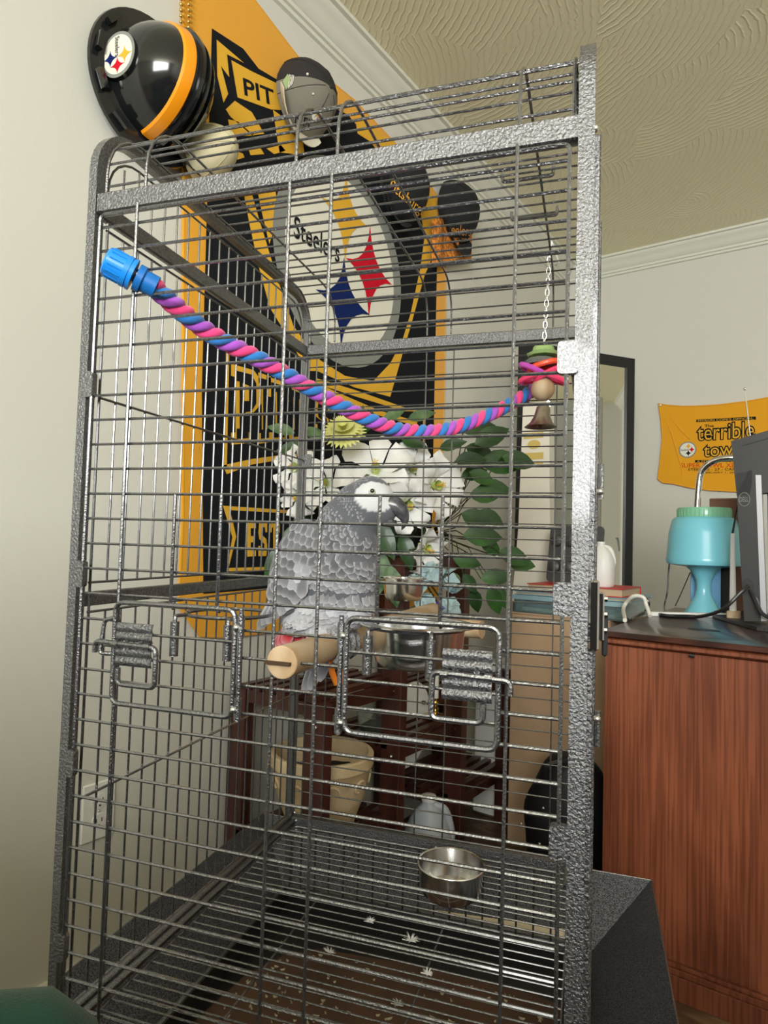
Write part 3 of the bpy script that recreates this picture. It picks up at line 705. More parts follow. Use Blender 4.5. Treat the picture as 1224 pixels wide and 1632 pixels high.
# wings
RACH = None
for sgn in (-1, 1):
    wg = MB(K); c = b_(486, 903, sgn*.034)
    wg.ball(c, (38*U, 14*U, 76*U), 20, 16, Matrix.Rotation(radians(18), 3, 'Y')); wg.col = [(.15, .155, .17)]*len(wg.v)
    wing = wg.build('wing', SKIN, parrot, angle=180)
    R18 = Matrix.Rotation(radians(18), 3, 'Y')
    wd = (R18 @ V((0, 0, -1)))
    tips = [(430, 1000), (437, 992), (446, 990), (456, 984), (467, 977), (479, 969), (491, 960), (503, 950)]
    for i, (u, v) in enumerate(tips):
        tp_ = b_(u, v, sgn*(.036+.0015*i)); rt = b_(476+4.0*i, 925-4*i, sgn*(.036+.0012*i)); d = tp_-rt; f_ = MB(K); g = .13+.015*(i % 3)
        leafshape(f_, rt, d, V((.15, sgn, .05)).normalized(), d.length, .0175, (g, g*1.02, g*1.12), lift=.02, curl=.03, prof=((0, .3), (.2, .8), (.5, 1), (.8, .95), (.93, .6), (1, .1)), cup=.12)
        f_.build('flight_feather', FEATH, wing, recalc=False, angle=180)
    cv = MB(K)
    for r in range(9):
        for q in range(5):
            lx = (-.8+.4*q+(.2 if r % 2 else 0))*30*U*(1-.25*abs(r-4)/4); lz = (62-12.5*r)*U
            ly = max(.2, 1-(lx/(38*U))**2-(lz/(76*U))**2)**.5*14*U
            P = c+(R18 @ V((lx, sgn*ly, lz))); nn = (R18 @ V((lx/(38*U)**2, sgn*ly/(14*U)**2, lz/(76*U)**2))).normalized()
            g = random.uniform(.11, .16)
            if sgn < 0 and r in (4, 5, 6) and q in (3, 4): g = random.uniform(.26, .40)
            L = .016+.0012*r; dd = (wd-nn*wd.dot(nn)).normalized()
            leafshape(cv, P-dd*L*.3+nn*.0006, dd, nn, L, L*.72, (g, g*1.02, g*1.1), lift=.10, curl=.03, cup=.15)
    cv.build('wing_coverts', FEATH, wing, kind='stuff', recalc=False, angle=180)
# fluffy pale thigh feathers
th = MB(K)
for i in range(120):
    u, v = random.uniform(468, 520), random.uniform(960, 992); h_, n_, _, _ = bvh.ray_cast(V((b_(u, v).x, 0, b_(u, v).z)), V((0, 1, 0)))
    if h_ is None: continue
    g = random.uniform(.42, .52); leafshape(th, h_+V((0, -.001, .006)), V((-.45, -.05, -1)), n_, .015, .009, (g, g*1.02, g*1.08), lift=.06, curl=.05)
th.build('thigh_feathers', FEATH, parrot, kind='stuff', recalc=False)
RED = MB(K)
for i, (u, v, dy) in enumerate(((438, 1034, .004), (446, 1030, 0), (455, 1026, -.004), (468, 1034, .008), (478, 1032, .012))):
    rt = b_(462+4*i, 993, dy); d = b_(u, v, dy)-rt
    f_ = MB(K); leafshape(f_, rt, d, V((.3, -1, .1)).normalized(), d.length, .017, (.62, .03, .045), lift=.02, prof=((0, .5), (.3, .9), (.7, 1), (.9, .8), (1, .45)), cup=.1)
    f_.build('tail_feather', FEATH, parrot, label='red tail feather' if i == 0 else None, recalc=False)
for i, (u, v) in enumerate(((466, 1112), (476, 1108), (492, 1094))):
    rt = b_(510+3*i, 1010, .035+.003*i); d = b_(u, v, .035)-rt
    f_ = MB(K); leafshape(f_, rt, d, V((.3, -1, .1)).normalized(), d.length, .018, (.13, .135, .16), lift=.0, prof=((0, .5), (.3, .9), (.7, 1), (.92, .7), (1, .3)), cup=.1)
    f_.build('wing_tip_feather', FEATH, parrot, recalc=False)
# beak, eyes
BEAK = mat('beak_black', (.022, .022, .026), .28, coat=.3, col2=(.09, .09, .10), noise_mix=.3, nscale=120)
MB(K).tube(bez([b_(608, 808), b_(622, 805), b_(635, 810), b_(643, 822), b_(645, 833), b_(640, 845)], 5), [x*U for x in [17, 17.5, 18, 18, 17.6, 17, 16.4, 15.6, 15, 14.2, 13.4, 12.4, 11.6, 10.8, 10, 9, 8.2, 7.4, 6.6, 5.8, 5, 4.2, 3.4, 2.6, 1.6, .5][:26]], 16).build('upper_beak', BEAK, parrot, angle=180)
MB(K).tube(bez([b_(606, 826), b_(618, 830), b_(627, 833), b_(632, 830)], 4), [x*U for x in [11, 11, 10.6, 10, 9.4, 8.8, 8, 7, 6, 5, 4, 3, 1.5][:13]], 12).build('lower_beak', BEAK, parrot, angle=180)
EYEW = mat('eye_iris', s2l(190, 190, 165), .2, coat=.6); EYEB = mat('eye_pupil', (.005, .005, .005), .05, coat=1)
for sgn in (-1, 1):
    hit, n_, _, _ = bvh.ray_cast(V((ec.x, PY+sgn*.1, ec.z+.0045)), V((0, -sgn, 0)))
    e_ = MB(K).ball(hit+n_*.0004, .0048, 16, 10).build('eye', EYEW, parrot, label='pale yellow iris')
    MB(K).ball(hit+n_*.0030, .0032, 12, 8).build('pupil', EYEB, e_)
# feet
FOOT = mat('parrot_foot', s2l(205, 205, 205), .7, bump=1, bscale=900, col2=s2l(130, 130, 135), noise_mix=.6, nscale=700)
def perch_c(Y): t = (Y-pa.y)/(pb.y-pa.y); return V((pa.x+(pb.x-pa.x)*t, Y, pa.z+(pb.z-pa.z)*t))
for sgn in (-1, 1):
    Yc = PY+sgn*.020; pc_ = perch_c(Yc)
    leg = MB(K).tube([b_(520, 992, sgn*.018), b_(532, 1000, sgn*.02), pc_+V((.010, 0, .022))], [.011, .0095, .007], 12).build('leg', FOOT, parrot, angle=180)
    for s2, a0, a1 in ((-.006, 70, -50), (.006, 70, -45), (-.005, 80, 190), (.006, 80, 180)):
        P = []
        for i in range(9):
            a = radians(a0+(a1-a0)*i/8); q = perch_c(Yc+s2*(1+i*.12)); P.append(q+V((cos(a), 0, sin(a)))*.0235)
        MB(K).tube(P, [.0055-.0003*i for i in range(9)], 8).build('toe', FOOT, leg, angle=180)
        a = radians(a1+(a1-a0)*.03); e = perch_c(Yc+s2*2)
        st = (1 if a1 > a0 else -1)
        MB(K).tube([e+V((cos(a), 0, sin(a)))*.0235, e+V((cos(a+st*.22), 0, sin(a+st*.22)))*.0245, e+V((cos(a+st*.42), 0, sin(a+st*.42)))*.0215], [.0028, .002, .0004], 6).build('claw', BEAK, leg)

# ------------------------------------------------------------------ text and emblem helpers
def textmesh(s, size=1.0, off=0.0, shear=0.0):
    cu = bpy.data.curves.new('t', 'FONT'); cu.body = s; cu.size = size; cu.offset = off; cu.shear = shear; cu.resolution_u = 3
    o = bpy.data.objects.new('t', cu); COL.objects.link(o)
    me = bpy.data.meshes.new_from_object(o.evaluated_get(bpy.context.evaluated_depsgraph_get())); bpy.data.objects.remove(o)
    vs = [v.co.copy() for v in me.vertices]; fs = [list(p.vertices) for p in me.polygons]
    x0 = min(v.x for v in vs); x1 = max(v.x for v in vs); y0 = min(v.y for v in vs); y1 = max(v.y for v in vs)
    return [((v.x-x0)/(x1-x0), (v.y-y0)/(y1-y0)) for v in vs], fs
def text(s, bl, br, tl, mt, parent, name='lettering', off=0.0, shift=(0, 0, 0), raise_=None):
    vs, fs = textmesh(s, off=off); bl, br, tl = V(bl), V(br), V(tl); sh = V(shift)
    m = MB(); m.add([bl+(br-bl)*a+(tl-bl)*b+sh for a, b in vs], fs); return m.build(name, mt, parent, False, recalc=False)
def astroid(tips, n=6, c=None):
    T = [V(t) for t in tips]; c = sum(T, V())/4; out = []
    for i in range(4):
        a, b = T[i], T[(i+1) % 4]; q = (a+b)/2*.22+c*.78
        for k in range(n): t = k/n; out.append(a*(1-t)**2+q*2*t*(1-t)+b*t*t)
    return out
def emblem(c, ux, uy, nrm, parent, ring=True, third=None):
    c, ux, uy, nrm = V(c), V(ux), V(uy), V(nrm).normalized(); th = nrm*.0006
    def disc(r, k): return [c+ux*cos(2*pi*i/36)*r+uy*sin(2*pi*i/36)*r+nrm*.0006*k for i in range(36)]
    e = MB().prism(disc(1, 0), th).build('emblem', GREYP, parent, False)
    MB().prism(disc(.86, 1), th).build('emblem_disc', WHTP, e, False)
    for (x, y), mt in (((.10, .43), YEL2), ((.48, 0), REDP), ((.10, -.43), third or BLUP)):
        q = c+ux*x+uy*y+nrm*.0014; P = astroid([q+uy*.42, q+ux*.36, q-uy*.42, q-ux*.36])
        MB().prism(P, th).build('star', mt, e, False)
    o = c+nrm*.0022
    text('Steelers', o-ux*.78-uy*.13, o+ux*.08-uy*.13, o-ux*.78+uy*.13, BLK, e)
    return e
# ------------------------------------------------------------------ banner on the left wall
def wp_(u, v, k=0): p = at_x(u, v, .0); return V((.010+.0011*k, p.y, p.z))
ban = top('wall_banner', 'large yellow and black banner with round three-star emblem on the left wall', 'banner', (.01, 1.5, .7))
def yz(l, k=0): return [V((.010+.0011*k, a, b)) for a, b in l]
edge = [(.885, 2.36), (1.0, 2.362), (1.105, 2.345), (1.273, 2.30), (1.40, 2.315), (1.53, 2.325), (1.75, 2.31), (2.0, 2.27), (2.10, 2.245), (2.125, 1.9), (2.135, 1.49), (2.12, .74), (1.6, .70), (1.107, .704), (1.02, .715), (.955, .79), (.955, 1.0), (.925, 1.6), (.90, 2.1)]
MB().prism(yz(edge, 0), (-.004, 0, 0)).build('cloth', YEL, ban, False)
hem = yz(edge, 0); MB().tube([p+V((-.002, 0, 0)) for p in hem], .0035, 5, closed=True).build('hem', YEL, ban)
def pr_(pts, mt, k, name='print', conv=None): return MB().prism([wp_(u, v, k) for u, v in pts], (.0006, 0, 0)).build(name, mt, ban, False)
def crop(ox, oy, s, l): return [(ox+a/s, oy+b/s) for a, b in l]
q5 = 5.564
# dark field
P = [wp_(*a, 1) for a in crop(270, 0, q5, [(350, 270), (970, 745)])]
dark = [(P[0].y, P[0].z), (1.075, 2.19), (1.13, 2.172), (P[1].y, P[1].z-.0), (1.5, 2.26), (1.80, 2.20), (2.05, 2.17), (2.065, .83), (1.5, .825), (1.022, .815), (.992, 1.3)]
MB().prism(yz(dark, 1), (.0006, 0, 0)).build('print', BLK, ban, False)
pr_(crop(270, 0, q5, [(390, 372), (630, 575), (480, 500), (500, 700), (425, 600), (490, 850), (450, 925), (395, 690)]), YEL2, 2)
pr_(crop(270, 0, q5, [(520, 552), (700, 650), (960, 772), (1000, 800), (960, 990), (870, 985), (575, 880)]), YEL2, 2)
pr_(crop(270, 0, q5, [(550, 910), (700, 1010), (810, 1200), (700, 1215), (510, 1050), (470, 985)]), YEL2, 2)
pr_(crop(270, 0, q5, [(490, 1075), (570, 1090), (720, 1215), (520, 1225)]), YEL2, 2)
pr_(crop(270, 0, q5, [(545, 1350), (620, 1375), (635, 1410), (575, 1430)]), YEL2, 2)
pr_(crop(270, 0, q5, [(670, 1330), (780, 1330), (810, 1380), (690, 1390)]), YEL2, 2)
pr_(crop(270, 0, q5, [(830, 1330), (960, 1300), (1000, 1350), (900, 1380)]), YEL2, 2)
a, b, c = [wp_(*q, 3) for q in crop(270, 0, q5, [(635, 860), (905, 960), (618, 705)])]
text('PIT', a, b, c, BLK, ban, off=.02)
pr_([(560, 185), (630, 235), (640, 262), (565, 215)], YEL2, 2); pr_([(430, 178), (475, 210), (480, 250), (440, 245)], YEL2, 2)
# yellow frame round the emblem
pr_([(381, 300), (392, 297), (407, 350), (418, 385), (430, 425), (445, 470), (462, 520), (480, 545), (505, 575), (545, 600), (590, 608), (617, 580), (636, 545), (650, 500), (665, 430), (672, 380), (664, 330), (640, 285), (600, 250), (650, 270), (692, 320), (690, 400), (672, 440), (650, 520), (638, 560), (617, 633), (560, 618), (500, 592), (484, 592), (455, 540), (425, 492), (408, 430), (393, 362)], YEL2, 2)
pr_([(403, 297), (420, 292), (432, 300), (440, 340), (424, 390), (412, 340)], YEL2, 2)
for l in ([(500, 604), (560, 622), (640, 650), (665, 656), (640, 656), (560, 632), (498, 612)], [(355, 553), (400, 565), (455, 590), (530, 625), (600, 655), (660, 672), (660, 680), (600, 663), (530, 634), (455, 600), (400, 573), (355, 562)], [(355, 556), (360, 556), (356, 745), (350, 745)],
          [(350, 742), (395, 732), (470, 722), (470, 728), (395, 741), (356, 756)], [(670, 660), (672, 660), (670, 790), (668, 790)]): pr_(l, YEL2, 2)
EM = V((.0125, 1.508, 1.79))
def disc(r, k, n=48): return [EM+V((.0011*k, r*cos(2*pi*i/n), r*sin(2*pi*i/n))) for i in range(n)]
MB().prism(disc(.308, 0), (.0006, 0, 0)).build('emblem_ring', GREYP, ban, False)
MB().prism(disc(.262, 1), (.0006, 0, 0)).build('emblem_disc', WHTP, ban, False)
for tips, mt in (([(545.7, 280), (579, 363), (543.5, 418), (506, 317)], YEL2), ([(583.6, 362), (618, 455), (581.6, 506), (545, 413)], REDP), ([(542, 412), (583, 503), (537, 553), (497, 463)], BLUP)):
    MB().prism(astroid([wp_(u, v, 5) for u, v in tips]), (.0006, 0, 0)).build('star', mt, ban, False)
text('Steelers', wp_(461, 380, 6), wp_(534, 422, 6), wp_(462, 345, 6), BLK, ban, off=.01)
# big slab letters PITTS... and the EST line, yellow outlines on black
def slab(ch, u0, v0, u1, v1, vt1, vb1):   # letter cell in photo pixels, unprojected on the cloth
    def g(x, y): return (u0+(u1-u0)*x, (v0+(vt1-v0)*x)*(1-y)+(v1+(vb1-v1)*x)*y)
    sh = {'P': [(0, 0), (.75, 0), (1, .12), (1, .45), (.75, .58), (.45, .6), (.45, .85), (.6, .85), (.6, 1), (0, 1), (0, .85), (.15, .85), (.15, .15), (0, .15)],
          'I': [(.1, 0), (.9, 0), (.9, .15), (.68, .15), (.68, .85), (.9, .85), (.9, 1), (.1, 1), (.1, .85), (.32, .85), (.32, .15), (.1, .15)],
          'T': [(0, 0), (1, 0), (1, .3), (.82, .3), (.78, .15), (.64, .15), (.64, .85), (.82, .85), (.82, 1), (.18, 1), (.18, .85), (.36, .85), (.36, .15), (.22, .15), (.18, .3), (0, .3)],
          'S': [(.1, .0), (1, 0), (1, .3), (.8, .3), (.75, .15), (.35, .15), (.3, .35), (.9, .5), (1, .7), (.9, 1), (0, 1), (0, .7), (.2, .7), (.25, .85), (.65, .85), (.7, .65), (.1, .5), (0, .3)],
          'E': [(0, 0), (1, 0), (1, .18), (.4, .18), (.4, .41), (.85, .41), (.85, .59), (.4, .59), (.4, .82), (1, .82), (1, 1), (0, 1)]}[ch]
    cx_ = sum(p[0] for p in sh)/len(sh)
    big = [((x-.5)*1.55+.5, (y-.5)*1.16+.5) for x, y in sh]
    return [g(*p) for p in big], [g(*p) for p in sh]
cells_ = [('P', 371, 592, 402, 700, 600, 698), ('I', 408, 603, 424, 700, 608, 698), ('T', 426, 610, 452, 698, 618, 697), ('T', 455, 620, 479, 697, 630, 696), ('S', 500, 640, 516, 690, 646, 690)]
for ch, *a in cells_:
    big, small = slab(ch, *a); pr_(big, YEL2, 3); pr_(small, BLK, 4)
pr_([(380, 612), (390, 616), (390, 640), (380, 640)], YEL2, 5)
pr_([(350, 806), (452, 813), (452, 818), (361, 813), (371, 855), (358, 908), (356, 908), (365, 856)], YEL2, 2); pr_([(356, 905), (450, 902), (450, 907), (356, 910)], YEL2, 2)
for ch, a in (('E', (388, 832, 402, 887, 832, 886)), ('S', (406, 832, 420, 886, 832, 886)), ('T', (424, 832, 440, 886, 833, 885))): pr_(slab(ch, *a)[1], YEL2, 3)
# bead strings
beads = top('bead_necklace', 'shiny gold bead necklace hanging at the left edge of the yellow banner', 'necklace', (.02, .9, 1.85))
for k_, (ua, ub) in enumerate(((289, 286), (301, 299))):
    m_ = MB(); n = 46
    for i in range(n):
        v = -20+i*9.2*(1-.0012*i); u = ua+(ub-ua)*i/n-(0 if v < 120 else (v-120)*.05*(1 if k_ else .2))
        p = at_x(u, v, .022)
        if p.z < 1.83: break
        m_.ball(p, .0050, 8, 6)
    m_.build('bead_string', GOLD, beads, kind='stuff')
# ------------------------------------------------------------------ hard hat
HB = mat('helmet_black', (.010, .011, .012), .14, coat=.5); HO = mat('helmet_orange', s2l(240, 150, 20), .3, coat=.3)
hc = V((.020, .812, 1.915))
hat = top('hard_hat', 'glossy black hard hat with an orange stripe and round emblem hanging on the wall', 'helmet', hc)
def hp(x, a, r, e=1.0): return hc+V((x, r*e*cos(a), r*1.02*sin(a)))
def hgrid(prof, name, mt, n=48, parent=None, kx=None):
    m = MB(); vs = []; 
    for x, r in prof:
        for i in range(n):
            a = 2*pi*i/n; vs.append(hc+V((x, r*.98*cos(a), r*1.06*sin(a))))
    fs = [[j*n+i, j*n+(i+1) % n, (j+1)*n+(i+1) % n, (j+1)*n+i] for j in range(len(prof)-1) for i in range(n)]
    if prof[-1][1] < .001: pass
    m.add(vs, fs); return m.build(name, mt, parent or hat, angle=35)
def dm(x): return .112*max(0, 1-((x-.012)/.150)**2)**.5   # dome radius against distance from wall
hgrid([(0, .1), (-.002, .146), (.004, .150), (.010, .148), (.014, .120), (.016, dm(.016))], 'brim', HB)
xs = [.012+.150*sin(pi/2*i/18) for i in range(19)]
hgrid([(x, dm(x)) for x in xs[:-1]]+[(.1619, .002), (.162, .0002)], 'shell', HB)
def dome_pt(y, ph, lift=0):               # meridian strip: y offset, ph angle in the x-z plane
    k_ = max(0, 1-(y/.110)**2)**.5; return hc+V((.012+(.150*k_+lift)*cos(ph), y, (.119*k_+lift)*sin(ph)))
def strip(y0, y1, lift, name, mt, p0=-1.5, p1=1.5):
    m = MB(); nu, nv = 6, 36
    vs = [dome_pt(y0+(y1-y0)*i/nu, p0+(p1-p0)*j/nv, lift if 0 < i < nu else -.002) for j in range(nv+1) for i in range(nu+1)]
    m.add(vs, [[j*(nu+1)+i, j*(nu+1)+i+1, (j+1)*(nu+1)+i+1, (j+1)*(nu+1)+i] for j in range(nv) for i in range(nu)]); m.build(name, mt, hat, angle=30)
strip(-.034, -.002, .0035, 'orange_stripe', HO)
strip(.004, .016, .009, 'crown_ridge', HB); strip(.026, .036, .007, 'crown_ridge', HB); strip(.048, .056, .005, 'crown_ridge', HB)
for a in (-2.75, 2.5, 3.0, -2.2):
    c = hc+V((.022, .132*cos(a), .140*sin(a))); tt = V((0, -sin(a), cos(a)))
    MB().obox(c, tt*.018, V((.006, 0, 0)), V((0, cos(a), sin(a)))*.006).build('slot_lug', HB, hat)
o_ = CAM-hc-V((.012, 0, 0)); d_ = ray(189, 88); sc3 = V((1/.150, 1/.110, 1/.119))
o2 = V((o_.x*sc3.x, o_.y*sc3.y, o_.z*sc3.z)); d2 = V((d_.x*sc3.x, d_.y*sc3.y, d_.z*sc3.z))
A_, B_, C_ = d2.dot(d2), 2*o2.dot(d2), o2.dot(o2)-1; dis = B_*B_-4*A_*C_; tt_ = (-B_-max(0, dis)**.5)/(2*A_)
ec0 = CAM+d_*tt_; nl = ec0-hc-V((.012, 0, 0)); nrm = V((nl.x*sc3.x**2, nl.y*sc3.y**2, nl.z*sc3.z**2)).normalized()
dn_ = V((0, 0, -1)); e1 = (dn_-nrm*dn_.dot(nrm)).normalized(); e2 = nrm.cross(e1).normalized()
emblem(ec0+nrm*.0015, e1*.045, e2*.045 if e2.dot(RIGHT) > 0 else -e2*.045, nrm, hat)
MB().prism([ec0-nrm*.010+(e1*cos(2*pi*i/36)+e2*sin(2*pi*i/36))*.0452 for i in range(36)], nrm*.0115).build('emblem_pad', HB, hat)
# ------------------------------------------------------------------ caps
def on_cap(u, v, k=0):                     # point of the crown seen at a pixel, lifted a little
    d = ray(u, v).normalized(); h_, n_, _, _ = CAPB.ray_cast(CAM, d)
    if h_ is None: h_, n_, _, _ = CAPB.find_nearest(CAM+d*(t.location-CAM).length)
    if n_.dot(d) > 0: n_ = -n_
    return h_+n_*(.0015+.0012*k)
def text_cap(s_, bl, br, tl, mt, parent):
    vs, fs = textmesh(s_); m = MB()
    m.add([on_cap(bl[0]+(br[0]-bl[0])*a+(tl[0]-bl[0])*b, bl[1]+(br[1]-bl[1])*a+(tl[1]-bl[1])*b, 1.2) for a, b in vs], fs); m.build('lettering', mt, parent, False, recalc=False)
def cap_(name, lab, u, v, x, r, mats, tilt=0, brim=True, brimmat=None, brimdir=(0, -.3, -1), ro=.11):
    c = at_x(u, v, x); t = top(name, lab, 'hat', c)
    m = MB(); nu, nv = 28, 10
    for i in range(nv):
        for k in range(nu):
            a0, a1 = 2*pi*k/nu, 2*pi*(k+1)/nu; t0, t1 = pi/2*i/nv, pi/2*(i+1)/nv
            q = []
            for th, a in ((t0, a0), (t0, a1), (t1, a1), (t1, a0)):
                rr = sin(th); cr = 1+.02*cos(6*a)*rr
                q.append(c+V((cos(th)*ro-.02, r*rr*cos(a)*cr, r*1.12*rr*sin(a)*cr)))
            m.cur = 1 if (len(mats) > 1 and sin((a0+a1)/2) < -.05) else 0
            m.add(q, [[0, 1, 2, 3]])
    bm = None
    d = m.build('crown', mats, t, angle=60)
    global CAPB; CAPB = BVHTree.FromPolygons([v.co+c for v in d.data.vertices], [tuple(p_.vertices) for p_ in d.data.polygons])
    me = d.data; b = bmesh.new(); b.from_mesh(me); bmesh.ops.remove_doubles(b, verts=b.verts, dist=.0004); bmesh.ops.recalc_face_normals(b, faces=b.faces); b.to_mesh(me); b.free()
    MB().ball(c+V((ro-.020, 0, 0)), .005, 10, 6).build('button', mats[0], t)
    for k in range(6):
        a = 2*pi*k/6+.3; MB().tube([c+V((cos(th)*(ro+.0008)-.02, r*1.006*sin(th)*cos(a)*(1+.02*cos(6*a)*sin(th)), r*1.12*1.006*sin(th)*sin(a)*(1+.02*cos(6*a)*sin(th)))) for th in [.2+(pi/2-.2)*i/8 for i in range(9)]], .0007, 4).build('seam', mats[0], t)
    if brim:
        bd_ = V(brimdir).normalized(); sd_ = bd_.cross(V((1, 0, 0))).normalized()
        def f(s_, q):
            a = (s_-.5)*2.3; L = .072*cos((s_-.5)*2.4)**.5 if abs((s_-.5)*2.4) < 1.5 else 0
            base = c+sd_*sin(a)*r*.98+bd_*cos(a)*r*1.1+V((-.006, 0, 0))
            return base+bd_*L*q+V((.030*q+.018*q*(1-(2*s_-1)**2), 0, 0))
        MB().grid(f, 14, 5, (.003, 0, 0)).build('brim', brimmat or mats[0], t, angle=60)
    return t, c
CREAM = mat('cream_cloth', s2l(205, 200, 180), .9, bump=.2, bscale=500); GRYC = mat('grey_cloth', s2l(120, 116, 105), .9, bump=.2, bscale=500); BLKC = mat('black_cloth', s2l(40, 38, 38), .85, bump=.3, bscale=400)
BLKN = mat('navy_black_cloth', s2l(24, 26, 28), .9, bump=.3, bscale=400)
t, c = cap_('baseball_cap', 'black and grey baseball cap with cream brim hanging over the banner top', 487, 158, .045, .092, [BLKC, GRYC], brimmat=CREAM, brimdir=(0, -.45, -1))
MB().tube([c+V((-.01, -.012, .098)), c+V((.0, -.006, .112)), c+V((.0, .006, .112)), c+V((-.01, .012, .098))], .004, 5).build('strap', BLACKP, t)
def dcap(c, off=.088): return (c-CAM).dot(FWD)-off
q = on_cap
MB().prism([q(451, 131), q(459, 119), q(464, 128), q(457, 144)], -FWD*.002).build('patch', mat('patch_green', s2l(150, 170, 120), .8), t, False)
for i in range(4): MB().tube([q(462+2.2*i, 120+.5*i, 1), q(460+2.2*i, 141-2*i, 1)], .0012, 4).build('stitch', WHTP, t)
MB().ball(q(490, 119), .0035).build('rivet', WHTP, t); MB().ball(q(499, 150), .003).build('rivet', WHTP, t)
text_cap('NFL', (470, 196), (497, 204), (472, 182), BLK, t)
MB().prism([q(505+8*cos(a), 186+8*sin(a)) for a in [2*pi*i/20 for i in range(20)]], -FWD*.0015).build('patch', WHTP, t, False)
for u, v, mt in ((505, 182, YEL2), (509, 186, REDP), (505, 190, BLUP)): MB().prism(astroid([q(u, v-4, 2), q(u+3.5, v, 2), q(u, v+4, 2), q(u-3.5, v, 2)], 3), -FWD*.0006).build('star', mt, t, False)
t, c = cap_('baseball_cap', 'black cap with gold script hanging in the middle of the banner row', 642, 300, .035, .105, [BLKN], brimmat=BLKN, brimdir=(0, -.75, -1))
text_cap('Pittsburgh', (618, 304), (672, 350), (626, 286), mat('gold_thread', s2l(235, 170, 40), .6), t)
t, c = cap_('baseball_cap', 'black cap with gold print, rightmost of the hats on the left wall', 727, 338, .04, .105, [BLKN], brimmat=BLKN, brimdir=(0, -.1, -1))
GT = mat('gold_thread_dark', s2l(215, 140, 45), .7)
text_cap('Steelers', (708, 372), (750, 376), (710, 356), GT, t)
text_cap('STEELERS', (710, 388), (748, 390), (711, 377), GT, t)
bandana = top('bandana', 'orange patterned bandana hanging below the rightmost black cap', 'bandana', at_x(708, 428, .03))
def f(s_, q):
    a = at_x(688+60*s_, 350+(76-10*s_)*q, .03); return a+V((.008*sin(s_*14)+.03*s_*(1-s_), 0, 0))
MB().grid(f, 18, 8, (.003, 0, 0)).build('cloth', mat('bandana_print', s2l(225, 140, 50), .9, col2=s2l(150, 90, 40), noise_mix=.7, nscale=90), bandana, angle=80)
t, c = cap_('baseball_cap', 'pale cap with black brim hanging low beneath the black hard hat', 330, 246, .045, .058, [mat('pale_cloth', s2l(205, 196, 160), .9)], brimmat=BLKC, brimdir=(0, -1, -.35))
# ------------------------------------------------------------------ outlet
oc_ = at_x(155, 1291, 0); ot = top('wall_outlet', 'white double power outlet low on the left wall behind the cage', 'outlet', (0, oc_.y, oc_.z))
MB().box((.0, oc_.y-.036, oc_.z-.058), (.006, oc_.y+.036, oc_.z+.058), .002).build('cover_plate', WHITEP, ot)
for dz in (-.020, .020):
    P = [V((.006, oc_.y+.0165*cos(a), oc_.z+dz+.0145*sin(a))) for a in [2*pi*i/16 for i in range(16)]]
    s_ = MB().prism(P, (.0025, 0, 0)).build('socket', WHITEP, ot)
    for dy in (-.006, .006): MB().box((.0085, oc_.y+dy-.001, oc_.z+dz-.002), (.0089, oc_.y+dy+.001, oc_.z+dz+.006)).build('slot', BLACK, s_)
    MB().ball((.0085, oc_.y, oc_.z+dz-.008), .0022, 8, 6).build('ground_hole', BLACK, s_)
MB().ball((.0065, oc_.y, oc_.z), .0028, 8, 6).build('screw', ZINC, ot)
# ------------------------------------------------------------------ plant stand
XB = .295; yB = 1.125
yC = at_x(629, 1100, XB).y; yD = at_x(725, 1150, XB).y; yE = at_x(805, 1150, XB).y
z1 = at_y(500, 1118, yB).z
st = top('plant_stand', 'dark brown slatted wooden plant stand with tiers behind the cage', 'plant stand', (.16, yC, 0))
LW = .028
def leg(x, y, z, lw=LW): MB().box((x-lw, y-.016, 0), (x+lw, y+.016, z), .002).build('leg', STANDW, st)
zt = at_x(725, 888, XB).z
leg(XB, yB, z1); leg(.045, yB, z1); leg(XB, yC, zt, .03); leg(.04, yC, zt); leg(XB, yD, zt, .033); leg(.04, yD, zt); leg(XB, yE, .52, .028); leg(.04, yE, .52)
def shelf(y0, y1, z, n=6):
    for x in (.04, XB): MB().box((x-.010, y0+.016, z-.032), (x+.010, y1-.016, z-.002)).build('side_rail', STANDW, st)
    for y in (y0, y1): MB().box((.012+.06, y-.010, z-.032), (XB-.03, y+.010, z-.002)).build('end_rail', STANDW, st)
    for i in range(n):
        x = .05+(XB-.05)*(i+.5)/n; MB().box((x-.011, y0-.016, z), (x+.011, y1+.016, z+.012)).build('slat', STANDW, st)
shelf(yB, yC, z1); shelf(yB, yC, .240); shelf(yC, yD, .415); shelf(yD, yE, .19); shelf(yC, yD, zt); shelf(yD, yE, .50)
for y, z in ((yC, z1-.02), (yC, .40), (yB, z1-.05), (yD, zt-.03), (yD, .40)): MB().ball((XB+.006, y-.018, z), .005, 10, 6).build('bolt', ZINC, st)
